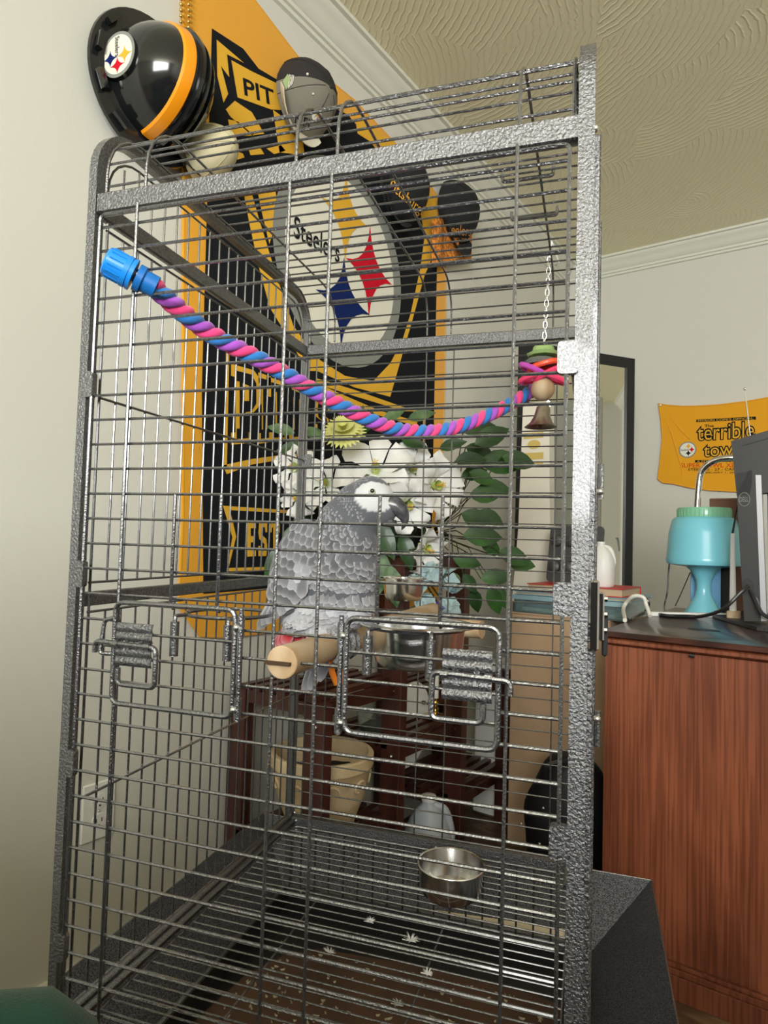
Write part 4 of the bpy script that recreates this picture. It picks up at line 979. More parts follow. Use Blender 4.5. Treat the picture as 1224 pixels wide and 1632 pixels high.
# ------------------------------------------------------------------ planter
TERRA = mat('cream_terracotta', s2l(222, 202, 164), .75, bump=.6, bscale=60, col2=s2l(198, 172, 130), noise_mix=.3, nscale=14)
pc0 = at_d(514, 1195, 1.62); pr0 = .126; pot = top('plant_pot', 'cream terracotta pot with relief swirls and dark soil on the low shelf', 'pot', (pc0.x, pc0.y, .2525))
pb0 = V((pc0.x, pc0.y, .2525)); ph = pc0.z-.2525
MB().lathe(pb0, [(0, 0), (pr0*.66, 0), (pr0*.70, ph*.10), (pr0*.80, ph*.30), (pr0*.83, ph*.34), (pr0*.86, ph*.40), (pr0*.97, ph*.80), (pr0*1.02, ph*.84), (pr0*1.02, ph*.98), (pr0*.99, ph), (pr0*.92, ph), (pr0*.90, ph*.8), (pr0*.86, ph*.62)], 44).build('body', TERRA, pot)
sm = MB(); 
def f(s_, q): a = 2*pi*s_; r = pr0*.88*q; return pb0+V((r*cos(a), r*sin(a), ph*.66+.006*noise.noise(V((r*60*cos(a), r*60*sin(a), 1)))))
sm.grid(f, 36, 10); sm.build('soil', mat('soil', (.012, .010, .008), .95, bump=1, bscale=200), pot)
for k in range(9):
    a0 = 2*pi*k/9; P = []
    for i in range(22):
        t = i/21; an = t*4.6; rr = .026*(1-t*.75); r = pr0*(.925+.02*sin(an)*0); hz = ph*.60+rr*sin(an); rad = pr0*(.86+.11*(hz/ph-.40)/.40)+.002
        aa = a0+rr*cos(an)/pr0; P.append(pb0+V((rad*cos(aa), rad*sin(aa), hz)))
    MB().tube(P, .0030, 6).build('swirl', TERRA, pot)
# ------------------------------------------------------------------ leaves and flowers
def leaf(m, c, d, n, L, w, bend=.15, fold=.15):
    d, n = V(d).normalized(), V(n).normalized(); s_ = d.cross(n).normalized(); n = s_.cross(d)
    prof_ = [(0, .04), (.12, .55), (.3, .95), (.5, 1), (.7, .78), (.87, .4), (1, .02)]; vs = []
    for t, wf in prof_:
        for q in (-1, -.5, 0, .5, 1): vs.append(V(c)+d*L*t+s_*q*w*.5*wf+n*(-bend*L*t*t+fold*abs(q)*w*wf*.5))
    fs = [[j*5+i, j*5+i+1, j*5+i+6, j*5+i+5] for j in range(6) for i in range(4)]
    m.add(vs, fs, uv=[(q, t) for t, _ in prof_ for q in (0, .25, .5, .75, 1)]); return m
PETAL = mat('lily_petal', s2l(238, 238, 236), .55, bump=.15, bscale=80, sheen=.2); STAM = mat('stamen', s2l(235, 190, 80), .6); CHR = mat('chrysanthemum', s2l(222, 222, 140), .6); HYD = mat('hydrangea', s2l(178, 200, 200), .6, col2=s2l(146, 176, 186), nscale=30); PURP = mat('purple_petal', s2l(90, 60, 150), .6)
THR = mat('lily_throat', s2l(200, 215, 120), .6)
fl = top('flower_arrangement', 'bouquet of white lilies and pale blue hydrangea on the plant stand', 'bouquet', (.17, (yC+yD)/2, zt+.012))
bx, by = .17, (yC+yD)/2
MB().lathe((bx, by, zt+.012), [(0, 0), (.045, 0), (.06, .04), (.065, .08), (.060, .085), (.055, .05), (0, .04)], 24).build('vase', mat('green_vase', s2l(40, 60, 40), .4), fl)
def lily(u, v, d, r, face, roll=0):
    c = at_d(u, v, d); F = V(face).normalized(); x, y = frame(F); R_ = r*1.15
    MB().tube([c-F*R_*.6, c-F*R_*1.2-V((0, 0, .03)), V((bx, by, zt+.08))], .003, 5).build('stem', STEM, fl)
    fw = MB().lathe(c-F*R_*.75, [(.004, 0), (.008, R_*.25), (.013, R_*.5)], 10, F).build('lily', THR, fl)
    for k in range(6):
        a = roll+2*pi*k/6; s_ = x*cos(a)+y*sin(a); tn = -x*sin(a)+y*cos(a); pm_ = MB(); L = R_*1.35; W_ = R_*(.80 if k % 2 else .62); vs = []
        rows = [(0, .12), (.2, .45), (.4, .85), (.6, 1), (.8, .75), (.93, .35), (1, .03)]
        for t, wf in rows:
            b_r = R_*.08+L*(t-.12*t*t)*.86; b_f = -R_*.55+R_*.85*t-R_*.62*t*t*t
            for q in (-1, -.5, 0, .5, 1): vs.append(c+s_*b_r+F*(b_f+.10*W_*abs(q)*wf+.012*sin(t*9+k)*abs(q))+tn*q*W_*.5*wf)
        pm_.add(vs, [[j*5+i, j*5+i+1, j*5+i+6, j*5+i+5] for j in range(6) for i in range(4)]); pm_.build('petal', PETAL, fw, angle=80)
    for k in range(5):
        a = 2*pi*k/5; e = c-F*R_*.02+(x*cos(a)+y*sin(a))*R_*.09
        MB().tube([c-F*R_*.4, c+(e-c)*.4, e], [.0013, .001, .002], 5).build('stamen', STAM, fw)
toC = (CAM-at_d(600, 780, 1.6)).normalized()
def fc(a, b): return toC+RIGHT*a-DOWN*b
lily(512, 765, 1.58, .060, fc(-.3, .35), .2); lily(598, 735, 1.60, .082, fc(-.05, .7), .4); lily(668, 745, 1.66, .062, fc(.5, .2), .1); lily(708, 772, 1.60, .070, fc(.7, .1), .5)
lily(655, 808, 1.56, .060, fc(.3, -.2), .3); lily(462, 742, 1.62, .050, fc(-.6, .3), .7); lily(468, 795, 1.60, .045, fc(-.8, -.2), .2); lily(690, 880, 1.58, .055, fc(1.1, -.6), .1)
lily(618, 772, 1.63, .055, fc(.2, .3), .9)
c = at_d(548, 690, 1.56); F = fc(-.1, .9).normalized(); x, y = frame(F); ch = MB().lathe(c-F*.02, [(.004, 0), (.012, .01), (.014, .02), (0, .022)], 12, F).build('chrysanthemum', CHR, fl)
for ring, (n, L, e) in enumerate(((28, .056, .12), (24, .048, .40), (20, .038, .75), (14, .026, 1.15))):
    for k in range(n):
        a = 2*pi*(k+.5*ring)/n; d = (x*cos(a)+y*sin(a))*cos(e)+F*sin(e); m_ = MB(); leaf(m_, c+F*.004*ring, d, F*cos(e)-(x*cos(a)+y*sin(a))*sin(e), L, .015, .1); m_.build('petal', CHR, ch, angle=80)
for (u, v, mt, n) in ((662, 935, HYD, 16), (690, 915, HYD, 16), (722, 925, HYD, 14), (715, 970, HYD, 12), (680, 965, HYD, 12), (706, 975, PURP, 5)):
    c = at_d(u, v, 1.52); hd = MB().ball(c, .018, 10, 7).build('hydrangea_head' if mt is HYD else 'violet', LEAF2, fl)
    hm = MB()
    for i in range(n):
        d = V((random.gauss(0, 1), -abs(random.gauss(0, 1)), random.gauss(0, 1))).normalized(); x, y = frame(d); cc = c+d*.022
        for k in range(4): a = pi/2*k+i; leaf(hm, cc, x*cos(a)+y*sin(a)+d*.25, d, .019, .017, .1)
    hm.build('florets', mt, hd, angle=80)
    MB().tube([c, c+V((-.01, .04, -.02)), V((bx, by, zt+.06))], .0025, 5).build('stem', STEM, fl)
lv = [(470, 835, -.3, -1, .075), (452, 870, -.6, -1, .080), (492, 850, -.2, -1, .07), (470, 690, -1, .3, .06), (490, 712, -1, -.1, .07), (520, 700, -.6, .3, .06), (575, 668, .2, 1.2, .030), (610, 672, .8, .5, .055), (650, 668, 1, .3, .06), (690, 690, 1, .2, .07), (640, 700, .7, -.2, .06),
      (590, 850, .1, -1, .08), (640, 850, .3, -1, .08), (610, 880, -.1, -1, .09), (560, 800, -.4, -.6, .07), (650, 770, .5, -.5, .08), (620, 900, .2, -1, .09), (580, 690, .2, .5, .05), (700, 715, .6, .2, .06), (560, 715, -.3, .4, .07), (600, 830, .4, -.8, .09), (675, 840, .4, -.8, .08), (500, 800, -.6, -.7, .07)]
for u, v, a, b, L in lv:
    m_ = MB(); c = at_d(u, v, 1.66+random.uniform(-.02, .03)); leaf(m_, c, RIGHT*a-DOWN*b+toC*.3, toC+V((0, 0, .4)), L*1.2, L*.55, .2); m_.build('leaf', LEAF if random.random() < .7 else LEAF2, fl, angle=80)
vine = top('trailing_vine', 'green heart-leaved vine trailing to the right of the lilies', 'plant', (XB-.03, yD-.05, zt+.012))
MB().lathe((XB-.06, yD-.06, zt+.012), [(0, 0), (.035, 0), (.045, .06), (.042, .062), (.036, .02), (0, .02)], 20).build('pot', mat('brown_pot', s2l(90, 60, 45), .6), vine)
root = V((XB-.06, yD-.06, zt+.07))
vl = [(738, 688, 1, .25, .085), (742, 712, 1, -.35, .085), (757, 708, 1, .5, .095), (765, 738, 1, .05, .12), (800, 728, 1, -.2, .09), (748, 752, 1, -.4, .07), (762, 776, 1, -.1, .09), (748, 790, 1, .1, .085), (735, 818, 1, -.4, .095), (760, 815, .9, -.5, .085), (738, 852, 1, -.05, .10), (765, 858, .8, -.6, .07), (722, 890, 1, -.2, .075),
      (795, 878, 1, -.35, .085), (806, 892, 1, -.2, .08), (738, 915, .6, -.8, .06), (766, 922, 1, .1, .08), (752, 938, .3, -1, .065), (780, 935, .4, -1, .075), (795, 938, .5, -1, .06), (735, 760, 1, .3, .07), (725, 735, 1, .1, .08)]
for i, (u, v, a, b, L) in enumerate(vl):
    c = at_d(u, v, 1.70+.03*sin(i*2.3)); m_ = MB(); leaf(m_, c, RIGHT*a-DOWN*b, toC+V((0, 0, .3)), L*1.05, L*.58, .15); lf = m_.build('leaf', LEAF, vine, angle=80)
    MB().tube([root, (root+c)/2+V((.03, 0, .03-.02*(i % 3))), c], .0016, 4).build('stem', STEM, vine)
# ------------------------------------------------------------------ things on the stand's lower tiers
gb = at_x(600, 1150, .20); g0 = V((.20, gb.y, .4270)); gt = top('glass_bowl', 'small clear glass bowl with dark contents on the middle shelf', 'bowl', g0)
MB().lathe(g0, [(0, 0), (.03, 0), (.05, .02), (.056, .05), (.054, .05), (.048, .022), (.0, .004)], 28).build('body', mat('clear_glass', (.9, .95, .95), .03, trans=.95), gt)
MB().lathe(g0, [(0, .004), (.045, .006), (.048, .022), (0, .024)], 24).build('contents', mat('dark_leaves', (.03, .04, .02), .8), gt)
cd = at_z(692, 1188, .429); cd = V((XB-.045, at_x(692, 1188, XB-.045).y, .4270)); cs = top('candlestick', 'brass candlestick holding a white candle on the middle shelf', 'candlestick', cd)
MB().lathe(cd, [(0, 0), (.036, 0), (.040, .006), (.036, .010), (.014, .014), (.008, .020), (.012, .028), (.007, .034), (.010, .042), (.022, .046), (.022, .050), (.010, .051), (.010, .06), (.0, .06)], 28).build('base', BRASS, cs)
MB().lathe(cd, [(0, .052), (.0095, .052), (.0095, .205), (.007, .21), (0, .21)], 16).build('candle', mat('white_wax', (.85, .84, .8), .5), cs)
pl = at_d(652, 1155, 1.98); ptr = top('oval_tray', 'white oval plastic tray leaning behind the candlestick', 'tray', (pl.x, pl.y, .20))
P = [pl+RIGHT*(.062*cos(a))+V((0, .03*sin(a), .125*sin(a))) for a in [2*pi*i/30 for i in range(30)]]
MB().prism(P, FWD*.006).build('tray_body', WHITEP, ptr)
c = at_d(672, 1120, 1.965); MB().tube([c+RIGHT*(.008*sin(t*2))+V((0, 0, .006*sin(t*3)))+RIGHT*.004*t for t in [i*.35 for i in range(12)]], .0012, 4).build('pen_squiggle', BLACK, ptr)
jg = at_d(682, 1330, 1.80); jz = at_d(682, 1268, 1.80).z
def jug(name, lab, c, h, w, mt, capm, handle=1):
    t = top(name, lab, 'jug', c); m = MB(); R_ = w/2
    def sq(r, z, k=2.6): 
        out = []
        for i in range(28):
            a = 2*pi*i/28; ca, sa = cos(a), sin(a); out.append(V(c)+V((math.copysign(abs(ca)**(2/k), ca)*r, math.copysign(abs(sa)**(2/k), sa)*r, z)))
        return out
    prof_ = [(R_*.02, 0), (R_*.9, 0), (R_, h*.06), (R_, h*.50), (R_*.93, h*.62), (R_*.72, h*.76), (R_*.42, h*.87), (R_*.26, h*.91), (R_*.26, h*.96)]
    vs = []
    for r, z in prof_: vs += sq(r, z)
    m.add(vs, [[j*28+i, j*28+(i+1) % 28, (j+1)*28+(i+1) % 28, (j+1)*28+i] for j in range(len(prof_)-1) for i in range(28)]+[list(range((len(prof_)-1)*28, len(prof_)*28))])
    m.build('body', mt, t, angle=60)
    MB().lathe(V(c)+V((0, 0, h*.945)), [(0, 0), (R_*.31, 0), (R_*.31, h*.05), (R_*.28, h*.055), (0, h*.055)], 20).build('cap', capm, t)
    H = handle*RIGHT; H = V((H.x, H.y, 0)).normalized()
    MB().tube(bez([V(c)+H*R_*.20+V((0, 0, h*.90)), V(c)+H*R_*.72+V((0, 0, h*.84)), V(c)+H*R_*1.0+V((0, 0, h*.60)), V(c)+H*R_*.92+V((0, 0, h*.42))], 5), R_*.16, 8).build('handle', mt, t, angle=60)
    return t
JUGM = mat('milky_plastic', (.55, .6, .66), .4, trans=.2)
jug('plastic_jug', 'milky white plastic jug standing on the floor behind the cage', (jg.x, jg.y, 0), max(.2, jz), .13, JUGM, WHITEP)
wb = at_d(772, 1165, 2.02); wb = V((.245, 2.06, 0)); wbx = top('plastic_bin', 'white plastic bin behind the lower right of the plant stand', 'bin', (wb.x, wb.y, 0))
m_ = MB(); m_.box((wb.x-.075, wb.y+.06, 0), (wb.x+.085, wb.y+.28, .50), .01); m_.build('body', WHITEP, wbx)
MB().box((wb.x-.08, wb.y+.055, .50), (wb.x+.09, wb.y+.285, .52), .004).build('lid', WHITEP, wbx)
# ------------------------------------------------------------------ cardboard box and what stands on it
CARD = mat('cardboard', s2l(192, 162, 130), .85, bump=.1, bscale=120, col2=s2l(178, 148, 116), nscale=6); YB = 2.0
a = at_y(815, 978, YB); b = at_y(962, 985, YB); bz = (a.z+b.z)/2
cb = top('cardboard_box', 'tall brown cardboard box standing between the plant stand and the desk', 'box', ((a.x+b.x)/2, YB+.2, 0))
MB().box((a.x, YB, 0), (b.x+.02, YB+.40, bz-.004), .003).build('body', CARD, cb)
for y0 in (YB, YB+.201): MB().box((a.x+.001, y0, bz-.004), (b.x+.019, y0+.199, bz)).build('flap', CARD, cb)
MB().tube([(b.x-.12, YB-.001, bz-.22), (b.x-.07, YB-.001, bz-.25)], .0012, 4).build('tape_edge', mat('tape', s2l(190, 165, 130), .3), cb)
BINB = mat('clear_blue_plastic', s2l(190, 220, 222), .15, trans=.85); 
bn = top('storage_bin', 'clear bluish storage bin full of papers on top of the cardboard box', 'bin', (a.x+.16, YB+.2, bz))
x0, x1 = a.x+.005, b.x+.055; hb = at_y(825, 948, YB).z-bz
for A, B in (((x0, YB+.01, bz), (x1, YB+.014, bz+hb)), ((x0, YB+.30, bz), (x1, YB+.304, bz+hb)), ((x0, YB+.014, bz), (x0+.004, YB+.30, bz+hb)), ((x1-.004, YB+.014, bz), (x1, YB+.30, bz+hb)), ((x0+.004, YB+.014, bz), (x1-.004, YB+.30, bz+.004))): MB().box(A, B).build('wall', BINB, bn)
MB().box((x0-.006, YB+.004, bz+hb-.014), (x1+.006, YB+.010, bz+hb)).build('rim', mat('teal_plastic', s2l(140, 170, 180), .3), bn)
cols_ = [s2l(215, 205, 185), s2l(80, 100, 130), s2l(40, 40, 45), s2l(200, 190, 160)]
for i, cc in enumerate(cols_[:3]):
    p_ = MB().box((x0+.02+.006*i, YB+.03, bz+.006+i*(hb-.02)/3), (x1-.03, YB+.27, bz+.004+(i+1)*(hb-.02)/3)); solo(p_, 'magazine', mat('magazine_%d' % i, cc, .5), ('cream', 'blue', 'black')[i]+' magazine lying '+('lowest', 'second', 'topmost')[i]+' in the clear storage bin', 'magazine')
def book(lab, x0, x1, y0, y1, z0, h, col, skew=0):
    t = top('book', lab, 'book', ((x0+x1)/2, (y0+y1)/2, z0)); cm = mat('book_cover', col, .45)
    MB().box((x0, y0, z0), (x1, y1, z0+.0025)).build('back_cover', cm, t); MB().box((x0, y0, z0+h-.0025), (x1, y1, z0+h)).build('front_cover', cm, t)
    MB().box((x0, y1-.003, z0+.0025), (x1, y1, z0+h-.0025)).build('spine', cm, t); MB().box((x0+.004, y0+.004, z0+.0025), (x1-.004, y1-.003, z0+h-.0025)).build('pages', mat('pages', s2l(190, 165, 135), .9), t)
zb2 = bz+hb+.001
book('pale blue folder on the storage bin under the red book', x0-.004, x1+.02, YB+.02, YB+.28, zb2, .010, s2l(120, 165, 180))
book('red hardcover book lying on top of the pale blue folder', x0+.03, x1-.01, YB+.04, YB+.26, zb2+.0105, .026, s2l(190, 45, 40))
zt2 = zb2+.038
jx = at_y(967, 930, YB+.12).x
jug('detergent_jug', 'white jug with a handle standing on the red book', (jx-.02, YB+.12, zt2-.001), at_y(967, 868, YB+.12).z-zt2+.01, .085, WHITEP, WHITEP)
DG = mat('dark_grey_metal', s2l(75, 75, 75), .45, .3)
mt_ = top('muffin_tin', 'dark grey muffin tin leaning above the red book', 'muffin tin', (at_y(900, 890, YB+.2).x, YB+.2, zt2))
A = at_y(872, 892, YB+.20); B = at_y(964, 888, YB+.20); H_ = at_y(900, 838, YB+.22).z-zt2
MB().prism(rounded([(A.x, YB+.19, zt2), (B.x-.01, YB+.19, zt2), (B.x-.01, YB+.23, zt2+H_), (A.x, YB+.23, zt2+H_)], .02, 4), (0, .003, 0)).build('plate', DG, mt_)
for i in range(4):
    for j in range(2):
        c = V((A.x+.03+i*.048, YB+.196+.022*j, zt2+H_*(.27+.46*j)))
        if c.x < B.x-.03: MB().lathe(c, [(.022, -.004), (.019, .012), (.014, .016), (0, .016)], 18, (0, -1, .1)).build('cup', DG, mt_)
GIFT = mat('white_gift_paper', s2l(225, 220, 205), .5)
gx0, gx1 = at_y(826, 800, YB+.30).x, at_y(868, 800, YB+.30).x
gf = top('gift_bag', 'tall white bag with gold print standing left of the muffin tin', 'bag', ((gx0+gx1)/2, YB+.33, bz))
gz = at_y(840, 640, YB+.30).z
MB().prism([(gx0-.03, YB+.327, bz), (gx1+.02, YB+.327, bz), (gx1+.012, YB+.327, bz+.28), (gx1, YB+.327, gz), (gx0, YB+.327, gz), (gx0-.01, YB+.327, bz+.28)], (0, .05, 0)).build('body', GIFT, gf)
GP = mat('gold_print', s2l(205, 180, 100), .5)
for v0, v1 in ((690, 697), (722, 731), (737, 742)):
    p0 = at_y(834, v0, YB+.32); p1 = at_y(865, v1, YB+.32); MB().box((p0.x, YB+.3255, p1.z), (p1.x, YB+.3265, p0.z)).build('gold_print', GP, gf, False)
c = at_y(850, 708, YB+.32); MB().prism([V((c.x+.026*cos(t), YB+.3255, c.z+.017*sin(t))) for t in [2*pi*i/24 for i in range(24)]], (0, .001, 0)).build('gold_print', GP, gf, False)
GB = mat('grey_board', s2l(125, 125, 112), .7)
gx2, gx3 = at_y(866, 800, YB+.39).x, at_y(962, 800, YB+.39).x
solo(MB().box((gx2, YB+.385, bz), (gx3-.01, YB+.399, at_y(890, 640, YB+.39).z), .002), 'grey_board', GB, 'plain grey board standing upright behind the muffin tin', 'board')
# bag on the floor
bg_ = MB(); c = at_d(905, 1285, 1.85); RB = .115; top_z = at_d(905, 1190, 1.9).z
def f(s_, q):
    a = 2*pi*s_; th = pi*q; r = sin(th)**.6; p = V((cos(a)*r*RB*1.15, sin(a)*r*RB*.9, (1-cos(th))/2*(top_z)))
    sl = 1-.45*max(0, p.z/top_z-.45); nn = 1+.10*noise.noise(V((p.x*14, p.y*14, p.z*12)))
    return V((c.x+p.x*sl*nn+.03*p.z, c.y+p.y*sl*nn, p.z))
bg_.grid(f, 40, 24); bag = top('black_bag', 'black soft bag slumped on the floor beside the desk', 'bag', (c.x, c.y, 0)); bg_.build('body', mat('black_nylon', (.012, .012, .014), .5, bump=.5, bscale=40), bag, angle=180)
MB().tube(bez([(c.x-.04, c.y-.08, top_z*.8), (c.x-.02, c.y-.10, top_z*.95), (c.x+.04, c.y-.05, top_z*.97), (c.x+.05, c.y, top_z*.85)], 6), .008, 6).build('handle', BLACKP, bag)
for u, v in ((866, 1288), (831, 1313), (860, 1345)): MB().ball(at_d(u, v, 1.72), .004, 8, 6).build('toggle', ZINC, bag)
# ------------------------------------------------------------------ leaning mirror
T_ = 1.8; A = at_z(829, 544, T_); B = at_z(1009, 573, T_); A.z = B.z = T_
d = (B-A).normalized(); nrm = V((d.y, -d.x, 0)); mr = top('standing_mirror', 'tall mirror with a black frame standing in the corner behind the boxes', 'mirror', ((A.x+B.x)/2, (A.y+B.y)/2, 0)); fw = .042
def bar(p, q, r): 
    m_ = MB(); m_.obox((p+q)/2, (q-p)/2, nrm*.012, r); m_.build('frame_bar', BLACK, mr)
Wd = (B-A).length
bar(A+d*fw/2-V((0, 0, 0)), A+d*fw/2-V((0, 0, T_)), d*fw/2); bar(B-d*fw/2, B-d*fw/2-V((0, 0, T_)), d*fw/2)
bar(A+d*fw-V((0, 0, fw/2)), B-d*fw-V((0, 0, fw/2)), V((0, 0, fw/2))); bar(A+d*fw-V((0, 0, T_-fw/2)), B-d*fw-V((0, 0, T_-fw/2)), V((0, 0, fw/2)))
m_ = MB(); m_.obox((A+B)/2-V((0, 0, T_/2)), d*(Wd/2-fw), nrm*.003, V((0, 0, T_/2-fw))); m_.build('glass', mat('mirror_glass', (.86, .87, .84), .03, 1), mr, False)
c = B-d*(fw+.035); c.z = at_z(992, 875, T_).z if False else .97
MB().tube([c+nrm*.005+d*(.012*sin(t))+V((0, 0, .03*cos(t*1.7))) for t in [i*.5 for i in range(9)]], .0015, 4).build('pen_mark', GREYP, mr)
# ------------------------------------------------------------------ towel on the back wall
tw = top('hanging_towel', 'yellow towel with black and red lettering pinned to the back wall', 'towel', (at_y(1160, 780, 3.45).x, 3.45, 1.24))
def bk(u, v, k=0): p = at_y(u, v, 3.45); return V((p.x, 3.448-.0011*k, p.z))
ed_ = [(1050, 643), (1063, 646), (1090, 648), (1120, 647), (1150, 645), (1190, 640), (1224, 634), (1262, 629), (1268, 700), (1262, 782), (1210, 784), (1165, 783), (1130, 781), (1100, 777), (1075, 771), (1056, 769), (1049, 763), (1052, 740), (1056, 700), (1054, 670)]
MB().prism([bk(*q) for q in ed_], (0, -.002, 0)).build('cloth', YEL, tw, False)
MB().tube([bk(*q, 1) for q in ed_], .004, 5, closed=True).build('hem', YEL, tw)
for pts in ([(1052, 648), (1070, 690), (1085, 740), (1090, 772)], [(1058, 652), (1085, 685), (1100, 700)]): MB().tube([bk(*q, 1)+V((0, .002, 0)) for q in pts], [.002, .006, .006, .003][:len(pts)], 6).build('fold', YEL, tw)
def bt(s, l, r, yb, yt, mt, k, off=0, yb2=None):
    sl = (yb2 if yb2 is not None else yb); a = bk(l, yb, k); b = bk(r, sl, k); c = bk(l, yt, k); text(s, a, b, V((a.x, a.y, c.z)), mt, tw, off=off)
def bbar(l, r, yb, yt, ybr, ytr): MB().prism([bk(l, yb, 2.2), bk(r, ybr, 2.2), bk(r, ytr, 2.2), bk(l, yt, 2.2)], (0, -.0005, 0)).build('print_bar', BLK, tw, False)
bbar(1110, 1205, 673, 669, 669, 664); bt("MYRON COPE'S OFFICIAL", 1113, 1201, 672.5, 669.3, YEL2, 3.2, 0, 668.5)
bt('The', 1123, 1138, 681.5, 677, BLK, 3, .02, 681)
bt('terrible', 1110, 1204, 704, 676, BLK, 3, .055, 699); bt('terrible', 1112, 1202, 702.5, 678, YEL2, 4, -.004, 697.5)
bt('towel', 1120, 1190, 730, 706, BLK, 3, .055, 726); bt('towel', 1122, 1188, 728.5, 708, YEL2, 4, -.004, 724.5)
bbar(1108, 1204, 737.5, 733.5, 735, 731); bt('A PITTSBURGH ORIGINAL', 1111, 1201, 737, 734.2, YEL2, 3.2, 0, 734.5)
bt('SUPER BOWL XLIII', 1085, 1180, 745.5, 738.5, REDT, 3, .01, 745); bt('STEELERS - 27 - CARDINALS - 23', 1097, 1220, 750.5, 746.5, BLK, 3, .008, 750); bt('FEBRUARY 1, 2009 - TAMPA', 1118, 1210, 755, 752, BLK, 3, 0, 755)
e0_ = bk(1096, 717, 2); r_ = (bk(1110, 717).x-bk(1082, 717).x)/2; emblem(e0_, V((r_, 0, 0)), V((0, 0, r_)), V((0, -1, 0)), tw, third=BLK)
for q in ((1053, 646), (1260, 632)): MB().ball(bk(*q, 4), .006, 8, 6).build('push_pin', WHITEP, tw)
# ------------------------------------------------------------------ desk
DY = 1.55; DZ = .76; DXL = at_y(966, 1025, DY).x; DXR = 2.35; DYB = 2.36
dk_ = top('wooden_desk', 'reddish brown wooden desk with a dark glossy top right of the cage', 'desk', ((DXL+DXR)/2, (DY+DYB)/2, 0))
MB().box((DXL, DY, .0), (DXR, DYB-.02, DZ-.032), .002).build('carcass', DESKW, dk_)
MB().box((DXL, DY-.006, .07), (DXL+.014, DY+.001, DZ-.032)).build('corner_strip', DESKW, dk_)
m_ = MB(); m_.box((DXL-.012, DY-.018, DZ-.014), (DXR+.01, DYB, DZ), .003); m_.build('desk_top', DESKTOP, dk_)
MB().box((DXL-.006, DY-.012, DZ-.030), (DXR, DYB-.01, DZ-.015), .004).build('top_moulding', DESKW, dk_)
pm2 = MB()
for (z0, z1_, o_) in ((0, .050, .020), (.050, .062, .016), (.062, .070, .010)): pm2.box((DXL+.10-.10-o_*.3, DY-o_, z0), (DXR, DY+.001, z1_), .001)
pm2.build('plinth', DESKW, dk_)
MB().tube([(DXL+.18, DY-.012, DZ-.034), (DXL+.19, DY-.010, DZ-.036)], .004, 6).build('peg', BLACK, dk_)
hc_ = at_z(1122, 1004, DZ); MB().prism([V((hc_.x+.036*cos(t), hc_.y+.020*sin(t), DZ+.0002)) for t in [2*pi*i/24 for i in range(24)]], (0, 0, .0008)).build('cable_port', BLACK, dk_, label='dark oval cable hole cover')
# things on the desk
TURQ = mat('turquoise_plastic', s2l(120, 196, 212), .3, coat=.2); MINT = mat('mint_plastic', s2l(125, 185, 150), .3, coat=.3)
LY = 2.2
def pxr(px, Y=LY): a = at_y(1120, 900, Y); b = at_y(1120+px, 900, Y); return abs(b.x-a.x)*1.17
lc = at_y(1121, 975, LY); lamp = top('desk_lamp', 'turquoise desk lamp with mint lid and chrome gooseneck on the desk', 'lamp', (lc.x, LY, DZ))
def lz(v): return at_y(1121, v, LY).z-DZ
L0 = V((lc.x, LY, DZ))
MB().lathe(L0, [(0, 0), (pxr(26), 0), (pxr(26), .004), (pxr(20), lz(965)), (pxr(12), lz(950)), (pxr(10), lz(938)), (pxr(11), lz(925)), (pxr(18), lz(910)), (pxr(26), lz(903)), (0, lz(902))], 36).build('stem', TURQ, lamp)
MB().box((L0.x-pxr(21), LY+.030, DZ), (L0.x+pxr(21), LY+.036, DZ+lz(905)), .002).build('rear_fin', mat('blue_plastic_fin', s2l(110, 165, 205), .35), lamp)
MB().lathe(L0, [(pxr(26), lz(904)), (pxr(52), lz(900)), (pxr(54), lz(893)), (pxr(53), lz(890)), (pxr(50), lz(850)), (pxr(45), lz(829)), (pxr(40), lz(825)), (0, lz(825))], 48).build('shade', TURQ, lamp)
ml = MB().lathe(L0, [(0, lz(825)), (pxr(37), lz(825)), (pxr(38), lz(812)), (pxr(37), lz(810)), (0, lz(810))], 48).build('lid', MINT, lamp)
for i in range(40):
    a = 2*pi*i/40; q = L0+V((cos(a)*pxr(37.6), sin(a)*pxr(37.6), 0)); MB().tube([q+V((0, 0, lz(824))), q+V((0, 0, lz(813)))], .0014, 4).build('rib', MINT, ml)
gn = [at_y(1111, 812, LY), at_y(1113, 780, LY), at_y(1118, 752, LY), at_y(1135, 736, LY), at_y(1160, 730, LY), at_y(1200, 730, LY+.01), at_y(1240, 740, LY+.02)]
MB().tube(bez(gn, 5), .0095, 12).build('gooseneck', CHROME, lamp)
MB().lathe(gn[-1]+V((0, 0, -.08)), [(.075, 0), (.06, .05), (.02, .075), (0, .08)], 28).build('lamp_head', TURQ, lamp)
# monitor
MONM = mat('monitor_black', s2l(40, 40, 38), .45); SIL = mat('silver_plastic', s2l(175, 175, 178), .35, .4)
MY = 1.93
mo = top('computer_monitor', 'black computer monitor seen from behind at the right end of the desk', 'monitor', (at_y(1200, 990, MY).x, MY, DZ))
def my(u, v, Y=MY): return at_y(u, v, Y)
bp0 = [at_z(1136, 984, DZ+.001), at_z(1170, 975, DZ+.001), at_z(1260, 985, DZ+.001), at_z(1290, 1013, DZ+.001), at_z(1206, 1005, DZ+.001)]
for p in bp0: p.z = DZ+.001
MB().prism(bp0, (0, 0, .008)).build('base_plate', MONM, mo)
zc = DZ+.009
def clampz(l): 
    for p in l: p.z = max(p.z, zc)
    return l
MB().prism(clampz([my(1173, 755), my(1204, 748), my(1214, 990), my(1186, 990), my(1178, 860)]), (0, .028, 0)).build('column', MONM, mo)
